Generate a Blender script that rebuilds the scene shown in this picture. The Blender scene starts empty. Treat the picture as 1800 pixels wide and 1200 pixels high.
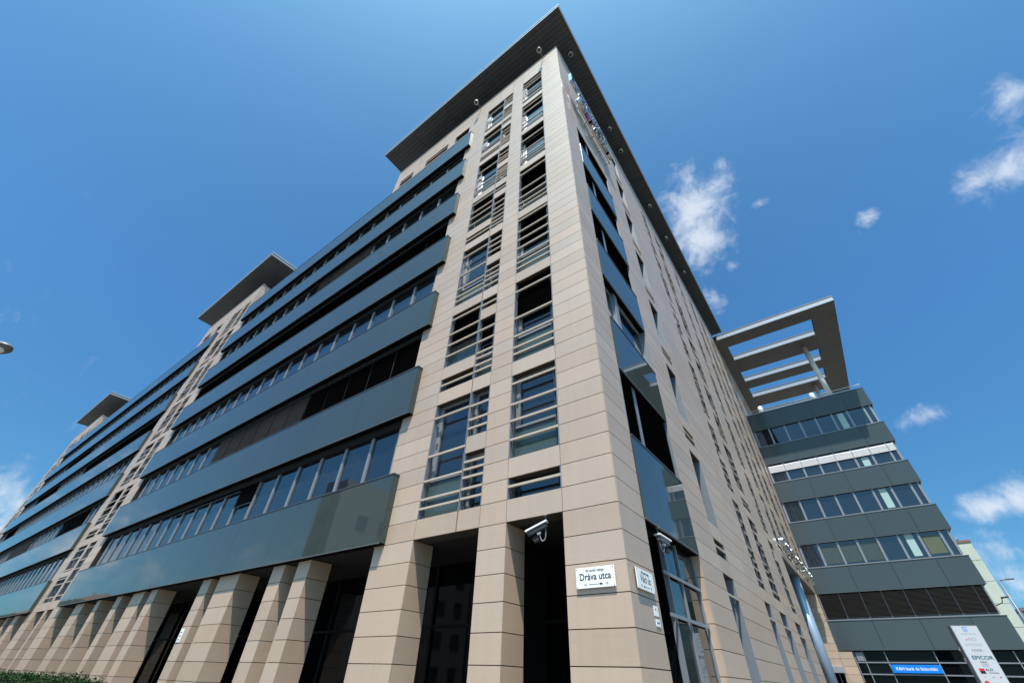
import bpy, bmesh, math, random
from mathutils import Vector, Matrix
import numpy as np

random.seed(7)
scene = bpy.context.scene
COL = scene.collection

# ------------------------------------------------------------------ camera
CR = [[0.80977915, -0.36428367, -0.45995124], [0.58607256, 0.53943184, 0.60459263], [0.02786912, -0.7591513, 0.65031732]]
CP = Vector([2.81191, -6.86967, 1.58984])
cam_d = bpy.data.cameras.new("camera")
cam = bpy.data.objects.new("camera", cam_d)
COL.objects.link(cam)
AX = Vector([CR[i][0] for i in range(3)]); AU = -Vector([CR[i][1] for i in range(3)]); AB = -Vector([CR[i][2] for i in range(3)])
cam.matrix_world = Matrix(((AX.x, AU.x, AB.x, CP.x), (AX.y, AU.y, AB.y, CP.y), (AX.z, AU.z, AB.z, CP.z), (0, 0, 0, 1)))
cam_d.sensor_width = 36.0
FPX, PCX, PCY = (708.1576, 903.9716, 592.1770)
cam_d.lens = 36.0 * FPX / 1800.0
cam_d.shift_x = -(PCX - 900.0) / 1800.0
cam_d.shift_y = (PCY - 600.0) / 1800.0
cam_d.clip_start = 0.05
cam_d.clip_end = 6000
scene.camera = cam
FWD = -AB


def project(q):
    d = Vector(q) - CP
    x, y, z = d.dot(AX), -d.dot(AU), d.dot(FWD)
    if z < 0.1:
        return None
    return (PCX + FPX * x / z, PCY + FPX * y / z, z)


# ------------------------------------------------------------------ light
SUN = Vector((0.113, -0.20, 0.51)).normalized()
sun_d = bpy.data.lights.new("sun", 'SUN')
sun_d.energy = 3.7
sun_d.angle = math.radians(0.53)
sun_d.color = (1.0, 0.93, 0.86)
sun = bpy.data.objects.new("sun", sun_d)
sun.rotation_euler = SUN.to_track_quat('Z', 'Y').to_euler()
COL.objects.link(sun)

world = bpy.data.worlds.new("World")
scene.world = world
world.use_nodes = True
wt = world.node_tree
for n in list(wt.nodes):
    wt.nodes.remove(n)


def N(tree, typ, **kw):
    n = tree.nodes.new(typ)
    for k, v in kw.items():
        if k.startswith('i_'):
            n.inputs[k[2:].replace('_', ' ')].default_value = v
        else:
            setattr(n, k, v)
    return n


def L(tree, a, b_):
    tree.links.new(a, b_)


def M(tree, op, a, b_=None, c=None, clamp=False):
    n = tree.nodes.new('ShaderNodeMath')
    n.operation = op
    n.use_clamp = clamp
    for i, v in enumerate((a, b_, c)):
        if v is None:
            continue
        if isinstance(v, (int, float)):
            n.inputs[i].default_value = v
        else:
            tree.links.new(v, n.inputs[i])
    return n.outputs[0]


sky = N(wt, 'ShaderNodeTexSky')
sky.sky_type = 'NISHITA'
sky.sun_disc = False
sky.sun_elevation = math.asin(SUN.z)
sky.sun_rotation = math.atan2(SUN.x, SUN.y)
sky.altitude = 100
sky.air_density = 0.45
sky.dust_density = 2.0
sky.ozone_density = 2.0
tc = N(wt, 'ShaderNodeTexCoord')
D = tc.outputs['Generated']
sep = N(wt, 'ShaderNodeSeparateXYZ'); L(wt, D, sep.inputs[0])


hsv = N(wt, 'ShaderNodeHueSaturation')
hsv.inputs['Saturation'].default_value = 1.12
hsv.inputs['Hue'].default_value = 0.5
hsv.inputs['Value'].default_value = 1.0
L(wt, sky.outputs[0], hsv.inputs['Color'])
def wnoise(scale, detail, rough, offs=(0, 0, 0), dist=0.0):
    mp = N(wt, 'ShaderNodeMapping'); mp.inputs['Location'].default_value = offs
    L(wt, D, mp.inputs['Vector'])
    n = N(wt, 'ShaderNodeTexNoise')
    n.inputs['Scale'].default_value = scale
    n.inputs['Detail'].default_value = detail
    n.inputs['Roughness'].default_value = rough
    n.inputs['Distortion'].default_value = dist
    L(wt, mp.outputs[0], n.inputs['Vector'])
    return n.outputs['Fac']


fine = wnoise(17.0, 10, 0.62, (3.1, 0.2, 1.7), 0.5)
mid = wnoise(52.0, 9, 0.62, (0.4, 5.2, 0.7), 0.4)


def blob(center, rad, aspect=1.0, tilt=0.0, soft=0.9, gain=1.0):
    """soft elliptical cloud lobe round one direction of the sky"""
    c = Vector(center).normalized()
    ax = c.cross(Vector((0, 0, 1))).normalized()
    ay = ax.cross(c).normalized()
    ca, sa = math.cos(tilt), math.sin(tilt)
    a1 = ax * ca + ay * sa
    a2 = -ax * sa + ay * ca
    def dot(v):
        n = N(wt, 'ShaderNodeVectorMath', operation='DOT_PRODUCT')
        L(wt, D, n.inputs[0]); n.inputs[1].default_value = v
        return n.outputs['Value']
    x = M(wt, 'DIVIDE', dot(a1), rad * aspect)
    y = M(wt, 'DIVIDE', dot(a2), rad)
    rr = M(wt, 'ADD', M(wt, 'MULTIPLY', x, x), M(wt, 'MULTIPLY', y, y))
    fall = M(wt, 'SUBTRACT', 1.0, M(wt, 'POWER', rr, 0.5), clamp=True)
    front = M(wt, 'GREATER_THAN', dot(c), 0.2)
    return M(wt, 'MULTIPLY', M(wt, 'MULTIPLY', fall, front), gain)


acc = None
CLOUDS = [  # (direction in the sky, angular radius, aspect, tilt, gain)
    ((0.0109, 0.6127, 0.7903), 0.125, 0.9, 0.0, 1.15), ((0.0042, 0.6583, 0.7527), 0.10, 0.85, 0.3, 1.15), ((-0.0068, 0.5918, 0.8061), 0.05, 1.4, 0.2, .9), ((0.0629, 0.5884, 0.8061), 0.05, 1.4, 0.2, 0.85),
    ((0.0394, 0.7198, 0.6930), 0.042, 0.7, 0.5, 0.8), ((-0.0192, 0.7559, 0.6544), 0.045, 0.7, 0.4, 0.66),
    ((0.4432, 0.5936, 0.6717), 0.05, 1.2, 0.5, 0.9), ((0.4169, 0.6704, 0.6138), 0.055, 1.5, 0.5, 1.0), ((0.3869, 0.6826, 0.6200), 0.045, 1.0, 0.2, 0.95),
    ((0.2603, 0.7075, 0.6570), 0.028, 1.2, 0.5, 0.95), ((0.2191, 0.9488, 0.2275), 0.034, 1.9, 0.0, 1.45), ((0.2459, 0.9418, 0.2293), 0.045, 1.3, 0.0, 1.3),
    ((0.2058, 0.9068, 0.3679), 0.032, 1.6, 0.1, 0.72), ((-0.9845, 0.0564, 0.1662), 0.11, 1.2, 0.0, 0.8), ((0.1965, 0.9725, 0.1252), 0.07, 1.6, 0.0, 0.68), ((0.1891, 0.9666, 0.1731), 0.05, 1.6, 0.0, 0.6),
    ((0.0921, 0.5636, 0.8209), 0.03, 1.6, 0.0, 0.6), ((0.1261, 0.6436, 0.7549), 0.025, 1.3, 0.0, .6), ((-0.9499, 0.0512, 0.3084), 0.05, 2.5, 0.0, 0.4)]
for (pp, rad, asp, tl, gn) in CLOUDS:
    v = blob(pp, rad, asp, tl, gain=gn)
    acc = v if acc is None else M(wt, 'MAXIMUM', acc, v)
# scattered fair-weather clouds low over the horizon, all round
low = N(wt, 'ShaderNodeMapRange'); low.inputs['From Min'].default_value = 0.62; low.inputs['From Max'].default_value = 0.12
L(wt, sep.outputs['Z'], low.inputs['Value'])
cm = wnoise(3.4, 4, 0.55, (7.3, 1.9, 4.4), 0.3)
back = N(wt, 'ShaderNodeMapRange'); back.inputs['From Min'].default_value = 0.02; back.inputs['From Max'].default_value = -0.18
L(wt, sep.outputs['Y'], back.inputs['Value'])
gen = M(wt, 'MULTIPLY', M(wt, 'MULTIPLY', M(wt, 'SUBTRACT', cm, 0.42, clamp=True), 3.4), M(wt, 'MULTIPLY', low.outputs[0], back.outputs[0]))
acc = M(wt, 'MAXIMUM', acc, gen)
den = M(wt, 'ADD', M(wt, 'MULTIPLY', fine, 0.75), M(wt, 'MULTIPLY', mid, 0.25))
cl = M(wt, 'ADD', M(wt, 'MULTIPLY', acc, 0.78), M(wt, 'MULTIPLY', M(wt, 'SUBTRACT', den, 0.60), 1.9))
cl = M(wt, 'MULTIPLY', cl, M(wt, 'GREATER_THAN', acc, 0.001))
msk = N(wt, 'ShaderNodeMapRange', interpolation_type='SMOOTHSTEP')
msk.inputs['From Min'].default_value = 0.0; msk.inputs['From Max'].default_value = 0.8
msk.inputs['To Max'].default_value = 0.82
L(wt, cl, msk.inputs['Value'])
mix = N(wt, 'ShaderNodeMix', data_type='RGBA')
L(wt, msk.outputs[0], mix.inputs['Factor'])
tint = N(wt, 'ShaderNodeMix', data_type='RGBA', blend_type='MULTIPLY')
tint.inputs['Factor'].default_value = 1.0
L(wt, hsv.outputs[0], tint.inputs['A']); hz = N(wt, 'ShaderNodeMapRange', interpolation_type='SMOOTHSTEP'); hz.inputs['From Min'].default_value = 0.0; hz.inputs['From Max'].default_value = 0.62
L(wt, sep.outputs['Z'], hz.inputs['Value'])
tg = N(wt, 'ShaderNodeMix', data_type='RGBA')
L(wt, hz.outputs[0], tg.inputs['Factor'])
tg.inputs['A'].default_value = (0.40, 0.70, 0.62, 1); tg.inputs['B'].default_value = (0.50, 1.0, 1.11, 1)
L(wt, tg.outputs['Result'], tint.inputs['B'])
L(wt, tint.outputs['Result'], mix.inputs['A'])
mix.inputs['B'].default_value = (2.75, 3.0, 3.3, 1)
bg = N(wt, 'ShaderNodeBackground'); bg.inputs['Strength'].default_value = 0.15
L(wt, mix.outputs['Result'], bg.inputs['Color'])
wo = N(wt, 'ShaderNodeOutputWorld'); L(wt, bg.outputs[0], wo.inputs['Surface'])

scene.view_settings.view_transform = 'Standard'
scene.view_settings.look = 'None'
scene.view_settings.gamma = 1
scene.view_settings.use_curve_mapping = False
scene.view_settings.exposure = 1.0
scene.cycles.max_bounces = 6
scene.cycles.diffuse_bounces = 3
scene.cycles.glossy_bounces = 4


# ------------------------------------------------------------------ materials
def new_mat(name):
    m = bpy.data.materials.new(name); m.use_nodes = True
    t = m.node_tree
    return m, t, t.nodes['Principled BSDF']


def mat(name, col, rough=0.5, metal=0.0, ior=1.45, var=0.0, noise=0.0, nscale=3.0, bump=0.0, bscale=2.0, stretch=(1, 1, 1), coat=0.0, spec_tint=None):
    m, t, p = new_mat(name)
    p.inputs['Base Color'].default_value = (*col, 1)
    p.inputs['Roughness'].default_value = rough
    p.inputs['Metallic'].default_value = metal
    p.inputs['IOR'].default_value = ior
    if coat:
        p.inputs['Coat Weight'].default_value = coat
    if spec_tint:
        p.inputs['Specular Tint'].default_value = (*spec_tint, 1)
    geo = N(t, 'ShaderNodeNewGeometry')
    fac = None
    if var:
        fac = M(t, 'ADD', 1 - var / 2, M(t, 'MULTIPLY', geo.outputs['Random Per Island'], var))
        oi = N(t, 'ShaderNodeObjectInfo')
        fac = M(t, 'MULTIPLY', fac, M(t, 'ADD', 1 - var / 2, M(t, 'MULTIPLY', oi.outputs['Random'], var)))
    if noise:
        mp = N(t, 'ShaderNodeMapping'); mp.inputs['Scale'].default_value = stretch
        L(t, geo.outputs['Position'], mp.inputs['Vector'])
        nz = N(t, 'ShaderNodeTexNoise'); nz.inputs['Scale'].default_value = nscale; nz.inputs['Detail'].default_value = 6
        L(t, mp.outputs[0], nz.inputs['Vector'])
        nf = M(t, 'ADD', 1 - noise / 2, M(t, 'MULTIPLY', nz.outputs['Fac'], noise))
        fac = nf if fac is None else M(t, 'MULTIPLY', fac, nf)
    if fac is not None:
        vm = N(t, 'ShaderNodeVectorMath', operation='SCALE')
        vm.inputs[0].default_value = col
        L(t, fac, vm.inputs['Scale'])
        L(t, vm.outputs[0], p.inputs['Base Color'])
    if bump:
        nb = N(t, 'ShaderNodeTexNoise'); nb.inputs['Scale'].default_value = bscale; nb.inputs['Detail'].default_value = 2
        L(t, geo.outputs['Position'], nb.inputs['Vector'])
        bp = N(t, 'ShaderNodeBump'); bp.inputs['Strength'].default_value = 1.0; bp.inputs['Distance'].default_value = bump
        L(t, nb.outputs['Fac'], bp.inputs['Height'])
        L(t, bp.outputs[0], p.inputs['Normal'])
    return m


def stone_mat(name, col):
    """honed sandstone-look cladding: slab tone differences, faint bedding lines, water marks"""
    m, t, p = new_mat(name)
    geo = N(t, 'ShaderNodeNewGeometry'); oi = N(t, 'ShaderNodeObjectInfo')
    P = geo.outputs['Position']
    mp = N(t, 'ShaderNodeMapping'); mp.inputs['Scale'].default_value = (0.6, 0.6, 16)
    L(t, P, mp.inputs['Vector'])
    n1 = N(t, 'ShaderNodeTexNoise'); n1.inputs['Scale'].default_value = 2.2; n1.inputs['Detail'].default_value = 8; n1.inputs['Roughness'].default_value = .65
    L(t, mp.outputs[0], n1.inputs['Vector'])
    n2 = N(t, 'ShaderNodeTexNoise'); n2.inputs['Scale'].default_value = 0.7; n2.inputs['Detail'].default_value = 4
    L(t, P, n2.inputs['Vector'])
    n3 = N(t, 'ShaderNodeTexNoise'); n3.inputs['Scale'].default_value = 140; n3.inputs['Detail'].default_value = 3
    L(t, P, n3.inputs['Vector'])
    mp4 = N(t, 'ShaderNodeMapping'); mp4.inputs['Scale'].default_value = (5, 5, 0.25); L(t, P, mp4.inputs['Vector'])
    n4 = N(t, 'ShaderNodeTexNoise'); n4.inputs['Scale'].default_value = 1.4; n4.inputs['Detail'].default_value = 5
    L(t, mp4.outputs[0], n4.inputs['Vector'])
    rnd = M(t, 'FRACT', M(t, 'ADD', geo.outputs['Random Per Island'], oi.outputs['Random']))
    f = M(t, 'ADD', 0.90, M(t, 'MULTIPLY', rnd, 0.15))
    f = M(t, 'MULTIPLY', f, M(t, 'ADD', 0.90, M(t, 'MULTIPLY', n1.outputs['Fac'], 0.19)))
    f = M(t, 'MULTIPLY', f, M(t, 'ADD', 0.91, M(t, 'MULTIPLY', n2.outputs['Fac'], 0.18)))
    f = M(t, 'MULTIPLY', f, M(t, 'ADD', 0.93, M(t, 'MULTIPLY', n4.outputs['Fac'], 0.14)))
    f = M(t, 'MULTIPLY', f, M(t, 'ADD', 0.95, M(t, 'MULTIPLY', n3.outputs['Fac'], 0.10)))
    mx = N(t, 'ShaderNodeMix', data_type='RGBA')
    mx.inputs['A'].default_value = (*col, 1)
    mx.inputs['B'].default_value = (col[0] * 1.03, col[1] * .96, col[2] * .90, 1)
    L(t, M(t, 'FRACT', M(t, 'MULTIPLY', rnd, 7.31)), mx.inputs['Factor'])
    vm = N(t, 'ShaderNodeVectorMath', operation='SCALE')
    L(t, mx.outputs['Result'], vm.inputs[0]); L(t, f, vm.inputs['Scale'])
    L(t, vm.outputs[0], p.inputs['Base Color'])
    p.inputs['Roughness'].default_value = 0.41
    p.inputs['IOR'].default_value = 1.9
    bp = N(t, 'ShaderNodeBump'); bp.inputs['Strength'].default_value = 0.35; bp.inputs['Distance'].default_value = 0.003
    L(t, n3.outputs['Fac'], bp.inputs['Height']); L(t, bp.outputs[0], p.inputs['Normal'])
    return m


MS = {}
MS['stone'] = stone_mat('sandstone cladding', (0.452, 0.343, 0.260))
MS['joint'] = mat('dark joint backing', (0.035, 0.027, 0.022), 0.9)
MS['green'] = mat('green tinted spandrel glass', (0.042, 0.055, 0.054), 0.03, ior=1.62, var=0.10, bump=0.0022, bscale=0.55, spec_tint=(.92, 1, 1))
MS['green_flat'] = mat('grey green enamelled panel', (0.055, 0.074, 0.080), 0.10, ior=1.45, var=0.06, bump=0.0015, bscale=0.6)
MS['apron'] = mat('opaque apron glass', (0.055, 0.085, 0.085), 0.06, ior=1.5, var=0.15, bump=0.002, bscale=.8)
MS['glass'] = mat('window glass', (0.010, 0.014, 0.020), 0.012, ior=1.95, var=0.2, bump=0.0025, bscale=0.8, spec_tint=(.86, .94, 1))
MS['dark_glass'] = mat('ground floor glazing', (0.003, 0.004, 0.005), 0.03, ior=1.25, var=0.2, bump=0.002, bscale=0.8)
MS['clear_glass'] = mat('entrance glazing', (0.012, 0.018, 0.018), 0.01, ior=1.8, bump=0.002, bscale=0.7)
MS['frame'] = mat('silver grey window frame', (0.25, 0.265, 0.29), 0.42, metal=0.35, var=0.05)
MS['frame_dark'] = mat('dark grey frame', (0.075, 0.08, 0.09), 0.4, metal=0.3)
MS['reveal'] = mat('blue grey metal reveal', (0.22, 0.245, 0.275), 0.45, metal=0.4)
MS['louver'] = mat('sand coloured louvre', (0.44, 0.36, 0.285), 0.5, var=0.06, noise=.1, nscale=5)
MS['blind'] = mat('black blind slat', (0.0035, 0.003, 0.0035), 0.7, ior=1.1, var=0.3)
MS['blind_char'] = mat('charcoal blind slat', (0.009, 0.0085, 0.009), 0.6, ior=1.15, var=0.3)
MS['blind_grey'] = mat('grey blind slat', (0.10, 0.095, 0.10), 0.45, metal=.2, var=0.2)
MS['blind_white'] = mat('white blind slat', (0.62, 0.62, 0.64), 0.5, var=0.05)
MS['soffit'] = mat('dark grey soffit cladding', (0.060, 0.062, 0.066), 0.5, metal=0.1, var=0.16)
MS['soffit_w'] = mat('warm grey soffit cladding', (0.098, 0.095, 0.092), 0.5, metal=0.1, var=0.14)
MS['fascia'] = mat('light metal fascia', (0.36, 0.385, 0.42), 0.35, metal=0.3, var=.04)
MS['black'] = mat('unlit interior', (0.004, 0.004, 0.004), 0.9)
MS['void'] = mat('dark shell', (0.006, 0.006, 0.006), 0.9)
MS['white'] = mat('white painted metal', (0.78, 0.78, 0.76), 0.35, noise=.05, nscale=6)
MS['steel'] = mat('polished steel', (0.48, 0.49, 0.50), 0.16, metal=1.0, bump=.004, bscale=6)
MS['steel_purple'] = mat('polished purple steel', (0.36, 0.18, 0.50), 0.12, metal=1.0, bump=.004, bscale=6)
MS['cast'] = mat('grey cast housing', (0.17, 0.17, 0.18), 0.45, metal=.3)
MS['cam_dark'] = mat('dark camera plastic', (0.025, 0.024, 0.026), 0.5)
MS['print_black'] = mat('black print', (0.012, 0.012, 0.014), 0.5)
MS['print_blue'] = mat('blue print', (0.02, 0.20, 0.55), 0.5)
MS['print_grey'] = mat('grey print', (0.25, 0.25, 0.28), 0.5)
MS['print_teal'] = mat('teal print', (0.01, 0.10, 0.14), 0.5)
MS['print_red'] = mat('red print', (0.55, 0.02, 0.04), 0.5)
MS['print_orange'] = mat('orange print', (0.7, 0.28, 0.08), 0.5)
MS['print_white'] = mat('white print', (0.8, 0.8, 0.8), 0.5)
MS['bank_blue'] = mat('bank sign blue', (0.0, 0.20, 0.75), 0.4)
MS['pylon'] = mat('pylon white panel', (0.47, 0.49, 0.52), 0.35)
MS['pylon_side'] = mat('pylon grey side', (0.20, 0.22, 0.24), 0.4, metal=.3)
MS['column'] = mat('painted steel column', (0.27, 0.35, 0.45), 0.42, metal=.35, noise=.15, nscale=2)
MS['trim'] = mat('dull metal edge trim', (0.13, 0.135, 0.14), 0.45, metal=.3)
MS['column_w'] = mat('off white column', (0.78, 0.74, 0.70), 0.5, noise=.15, nscale=3)
MS['concrete'] = mat('pale green rendered wall', (0.50, 0.54, 0.45), 0.8, noise=.35, nscale=0.7, stretch=(1, 1, .35))
MS['brick'] = mat('brick coping', (0.22, 0.12, 0.09), 0.8)
MS['paving'] = mat('paving slabs', (0.15, 0.145, 0.135), 0.8, var=.2, noise=.2)
MS['asphalt'] = mat('asphalt', (0.05, 0.05, 0.052), 0.85, noise=.3, nscale=8)
MS['kerb'] = mat('kerb stone', (0.32, 0.31, 0.30), 0.8, var=.15)
MS['curtain'] = mat('pale curtain', (0.35, 0.48, 0.48), 0.4)
MS['olive'] = mat('olive vertical blind', (0.10, 0.115, 0.07), 0.5)
MS['ground'] = mat('open ground', (0.14, 0.14, 0.11), 0.9, noise=.4, nscale=.05)
MS['leaf'] = mat('hedge leaf', (0.018, 0.055, 0.006), 0.6, ior=1.3, var=1.0)
MS['leaf_dark'] = mat('hedge inside', (0.012, 0.022, 0.008), 0.9)
MS['house_a'] = mat('ochre render', (0.42, 0.34, 0.25), 0.85, noise=.2, nscale=.3)
MS['house_b'] = mat('grey render', (0.34, 0.33, 0.31), 0.85, noise=.2, nscale=.3)
MS['house_c'] = mat('red brown render', (0.30, 0.17, 0.13), 0.85, noise=.2, nscale=.3)
MS['roof_tile'] = mat('clay roof', (0.16, 0.07, 0.045), 0.8, noise=.3, nscale=1)
MS['roof_dark'] = mat('dark roof edge', (0.03, 0.03, 0.03), 0.8)
MS['roofing'] = mat('grey roof membrane', (0.22, 0.22, 0.22), 0.8)

# ------------------------------------------------------------------ mesh helpers
BOXF = [(0, 3, 2, 1), (4, 5, 6, 7), (0, 1, 5, 4), (1, 2, 6, 5), (2, 3, 7, 6), (3, 0, 4, 7)]
_cache = {}


def box_verts(b):
    x0, x1, y0, y1, z0, z1 = b
    return [(x0, y0, z0), (x1, y0, z0), (x1, y1, z0), (x0, y1, z0), (x0, y0, z1), (x1, y0, z1), (x1, y1, z1), (x0, y1, z1)]


def tag(o, label=None, cat=None, group=None, kind=None):
    if label: o['label'] = label
    if cat: o['category'] = cat
    if group: o['group'] = group
    if kind: o['kind'] = kind
    return o


def thing(name, label, cat, loc=(0, 0, 0), group=None):
    o = bpy.data.objects.new(name, None); COL.objects.link(o)
    o.location = loc
    o.empty_display_size = 0.3
    return tag(o, label, cat, group)


def ploc(parent):
    v = Vector((0, 0, 0))
    while parent is not None:
        v += parent.location
        parent = parent.parent
    return v


def link_mesh(name, me, material, parent, loc=(0, 0, 0), rot=None):
    o = bpy.data.objects.new(name, me)
    if me.materials:
        pass
    else:
        me.materials.append(material)
    COL.objects.link(o)
    if parent is not None:
        o.parent = parent
    o.location = Vector(loc) - ploc(parent)
    if rot:
        o.rotation_euler = rot
    return o


def box(name, b, m, parent, bevel=0.0, tilt=None):
    """one box object; alike boxes share mesh data"""
    x0, x1, y0, y1, z0, z1 = b
    d = (round(x1 - x0, 4), round(y1 - y0, 4), round(z1 - z0, 4))
    key = (d, m, round(bevel, 4))
    if key not in _cache:
        me = bpy.data.meshes.new(name)
        hx, hy, hz = d[0] / 2, d[1] / 2, d[2] / 2
        me.from_pydata(box_verts((-hx, hx, -hy, hy, -hz, hz)), [], BOXF)
        if bevel:
            bm = bmesh.new(); bm.from_mesh(me)
            bmesh.ops.bevel(bm, geom=bm.edges[:], offset=bevel, segments=1, affect='EDGES')
            bm.to_mesh(me); bm.free()
        me.materials.append(MS[m])
        _cache[key] = me
    o = bpy.data.objects.new(name, _cache[key])
    COL.objects.link(o)
    if parent is not None:
        o.parent = parent
    o.location = Vector(((x0 + x1) / 2, (y0 + y1) / 2, (z0 + z1) / 2)) - ploc(parent)
    if tilt:
        o.rotation_euler = tilt
    return o


def boxes(name, bs, m, parent, stuff=True, bevel=0.0):
    """many boxes joined into ONE mesh"""
    if not bs:
        return None
    V = []; F = []
    for b in bs:
        k = len(V); V += box_verts(b); F += [tuple(i + k for i in f) for f in BOXF]
    me = bpy.data.meshes.new(name); me.from_pydata(V, [], F); me.materials.append(MS[m])
    o = link_mesh(name, me, MS[m], None)
    if parent is not None:
        o.parent = parent; o.location = -ploc(parent)
    if stuff:
        o['kind'] = 'stuff'
    return o


def pix(b):
    """rough on-screen size of a box, in pixels squared (0 if out of frame)"""
    pr = [project(v) for v in box_verts(b)]
    if any(p is None for p in pr):
        return 0
    xs = [p[0] for p in pr]; ys = [p[1] for p in pr]
    if max(xs) < 0 or min(xs) > 1800 or max(ys) < 0 or min(ys) > 1200:
        return 0
    return (max(xs) - min(xs)) * (max(ys) - min(ys))


def emit(name, bs, m, parent, limit=290, minpix=150, bevel=0.0, jit=None):
    """the largest-looking pieces as objects of their own, the rest joined"""
    sc = sorted(((pix(b), i) for i, b in enumerate(bs)), reverse=True)
    rest = []
    for k, (s, i) in enumerate(sc):
        if k < limit and s > minpix:
            box(name, bs[i], m, parent, bevel, jit() if jit else None)
        else:
            rest.append(bs[i])
    boxes(name, rest, m, parent)


def mesh_obj(name, V, F, m, parent, smooth=False, stuff=False):
    me = bpy.data.meshes.new(name); me.from_pydata([tuple(v) for v in V], [], F)
    me.materials.append(MS[m])
    if smooth:
        for p in me.polygons: p.use_smooth = True
    o = bpy.data.objects.new(name, me); COL.objects.link(o)
    if parent is not None:
        o.parent = parent; o.location = -ploc(parent)
    if stuff: o['kind'] = 'stuff'
    return o


def tube_mesh(pts, rad, seg=14, caps=True):
    pts = [Vector(p) for p in pts]
    V = []; F = []
    n = len(pts)
    rads = rad if isinstance(rad, (list, tuple)) else [rad] * n
    prev = None
    for i, p in enumerate(pts):
        d = (pts[min(i + 1, n - 1)] - pts[max(i - 1, 0)]).normalized()
        ref = Vector((0, 0, 1)) if abs(d.z) < 0.9 else Vector((1, 0, 0))
        if prev is not None:
            a = (prev - d * prev.dot(d)).normalized()
        else:
            a = d.cross(ref).normalized()
        prev = a
        c = d.cross(a)
        for k in range(seg):
            t = 2 * math.pi * k / seg
            V.append(p + (a * math.cos(t) + c * math.sin(t)) * rads[i])
    for i in range(n - 1):
        for k in range(seg):
            F.append((i * seg + k, i * seg + (k + 1) % seg, (i + 1) * seg + (k + 1) % seg, (i + 1) * seg + k))
    if caps:
        F.append(tuple(reversed(range(seg)))); F.append(tuple((n - 1) * seg + k for k in range(seg)))
    return V, F


def tube(name, pts, rad, m, parent, seg=14):
    V, F = tube_mesh(pts, rad, seg)
    return mesh_obj(name, V, F, m, parent, smooth=True)


def text_obj(name, s, size, m, parent, origin, xdir, ydir, depth=0.002, sx=1.0, bold=0.0, align='CENTER'):
    cu = bpy.data.curves.new(name, 'FONT')
    cu.body = s; cu.size = size; cu.extrude = depth; cu.offset = bold
    cu.align_x = align; cu.align_y = 'CENTER'; cu.resolution_u = 3
    tmp = bpy.data.objects.new('tmp', cu); COL.objects.link(tmp)
    dg = bpy.context.evaluated_depsgraph_get(); dg.update()
    me = bpy.data.meshes.new_from_object(tmp.evaluated_get(dg))
    bpy.data.objects.remove(tmp); bpy.data.curves.remove(cu)
    xd = Vector(xdir).normalized(); yd = Vector(ydir).normalized(); nd = xd.cross(yd)
    for v in me.vertices:
        c = v.co.copy()
        v.co = xd * (c.x * sx) + yd * c.y + nd * c.z
    me.materials.clear(); me.materials.append(MS[m])
    o = bpy.data.objects.new(name, me); COL.objects.link(o)
    if parent is not None:
        o.parent = parent
    o.location = Vector(origin) - ploc(parent)
    return o


CO = 0.45
GAP = 0.014


def courses(z0, z1):
    """stone courses between two heights, joints on the 0.45 m grid"""
    out = []
    z = z0
    while z < z1 - 1e-4:
        nz = min(z1, (math.floor(z / CO + 1e-6) + 1) * CO)
        if nz - z > 0.06:
            out.append((z + GAP / 2, nz - GAP / 2))
        z = nz
    return out

# ================================================================== ground
def sheet(name, x0, x1, y0, y1, z, m):
    return tag(mesh_obj(name, [(x0, y0, z), (x1, y0, z), (x1, y1, z), (x0, y1, z)], [(0, 1, 2, 3)], m, None), kind='structure')


sheet('ground', -2500, 2500, -2500, 2500, -0.16, 'ground')
sheet('road', -400, 400, -17, -6.0 - 2.8, -0.156, 'asphalt')
sheet('side_road', 13, 26, -8.8, 300, -0.156, 'asphalt')
tag(boxes('pavement', [(-120, 12.8, -8.6, 0.0, -0.6, 0.0), (0.0, 12.8, 0.0, 60, -0.6, -0.004), (-120, 0, 0.0, 6, -0.6, 0.004)], 'paving', None, stuff=False), kind='structure')
tag(boxes('kerb', [(-120, 13, -8.8, -8.6, -0.6, 0.0), (12.8, 13, -8.6, 60, -0.6, 0.0)], 'kerb', None, stuff=False), kind='structure')

# ================================================================== main building
bld = thing('office_building', 'ten storey office building clad in sand coloured stone with green glass bands', 'building')
Z0 = 4.05; ST = 3.6


def B(pl, u0, u1, d0, d1, z0, z1):
    if pl == 'L':
        return (u0, u1, d0, d1, z0, z1)
    return (-d1, -d0, u0, u1, z0, z1)


P = {k: [] for k in ('stone_panel', 'louver', 'louver_bracket', 'reveal', 'reveal_dark', 'mullion', 'pane', 'pane_dark', 'ribbon_mullion', 'apron_panel')}
backing = []
G = GAP / 2


def solid(pl, u0, u1, z0, z1, split=None, back=True):
    """stone clad wall area: one slab per course (long runs are split into slabs)"""
    us = [u0]
    if split:
        n = max(1, round((u1 - u0) / split))
        us = [u0 + (u1 - u0) * i / n for i in range(n + 1)]
    else:
        us = [u0, u1]
    for a, c in zip(us[:-1], us[1:]):
        for (za, zb) in courses(z0, z1):
            P['stone_panel'].append(B(pl, a + G, c - G, 0.0, 0.028, za, zb))
    if back:
        ue = u1
        if pl == 'L' and any(abs(u1 - q) < .01 for q in (0.0, -34.25, -81.9)) and not (u1 < -1 and z0 < 27.3): ue = u1 - .036
        backing.append(B(pl, u0, ue, 0.034, 0.42, z0, z1))


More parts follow.
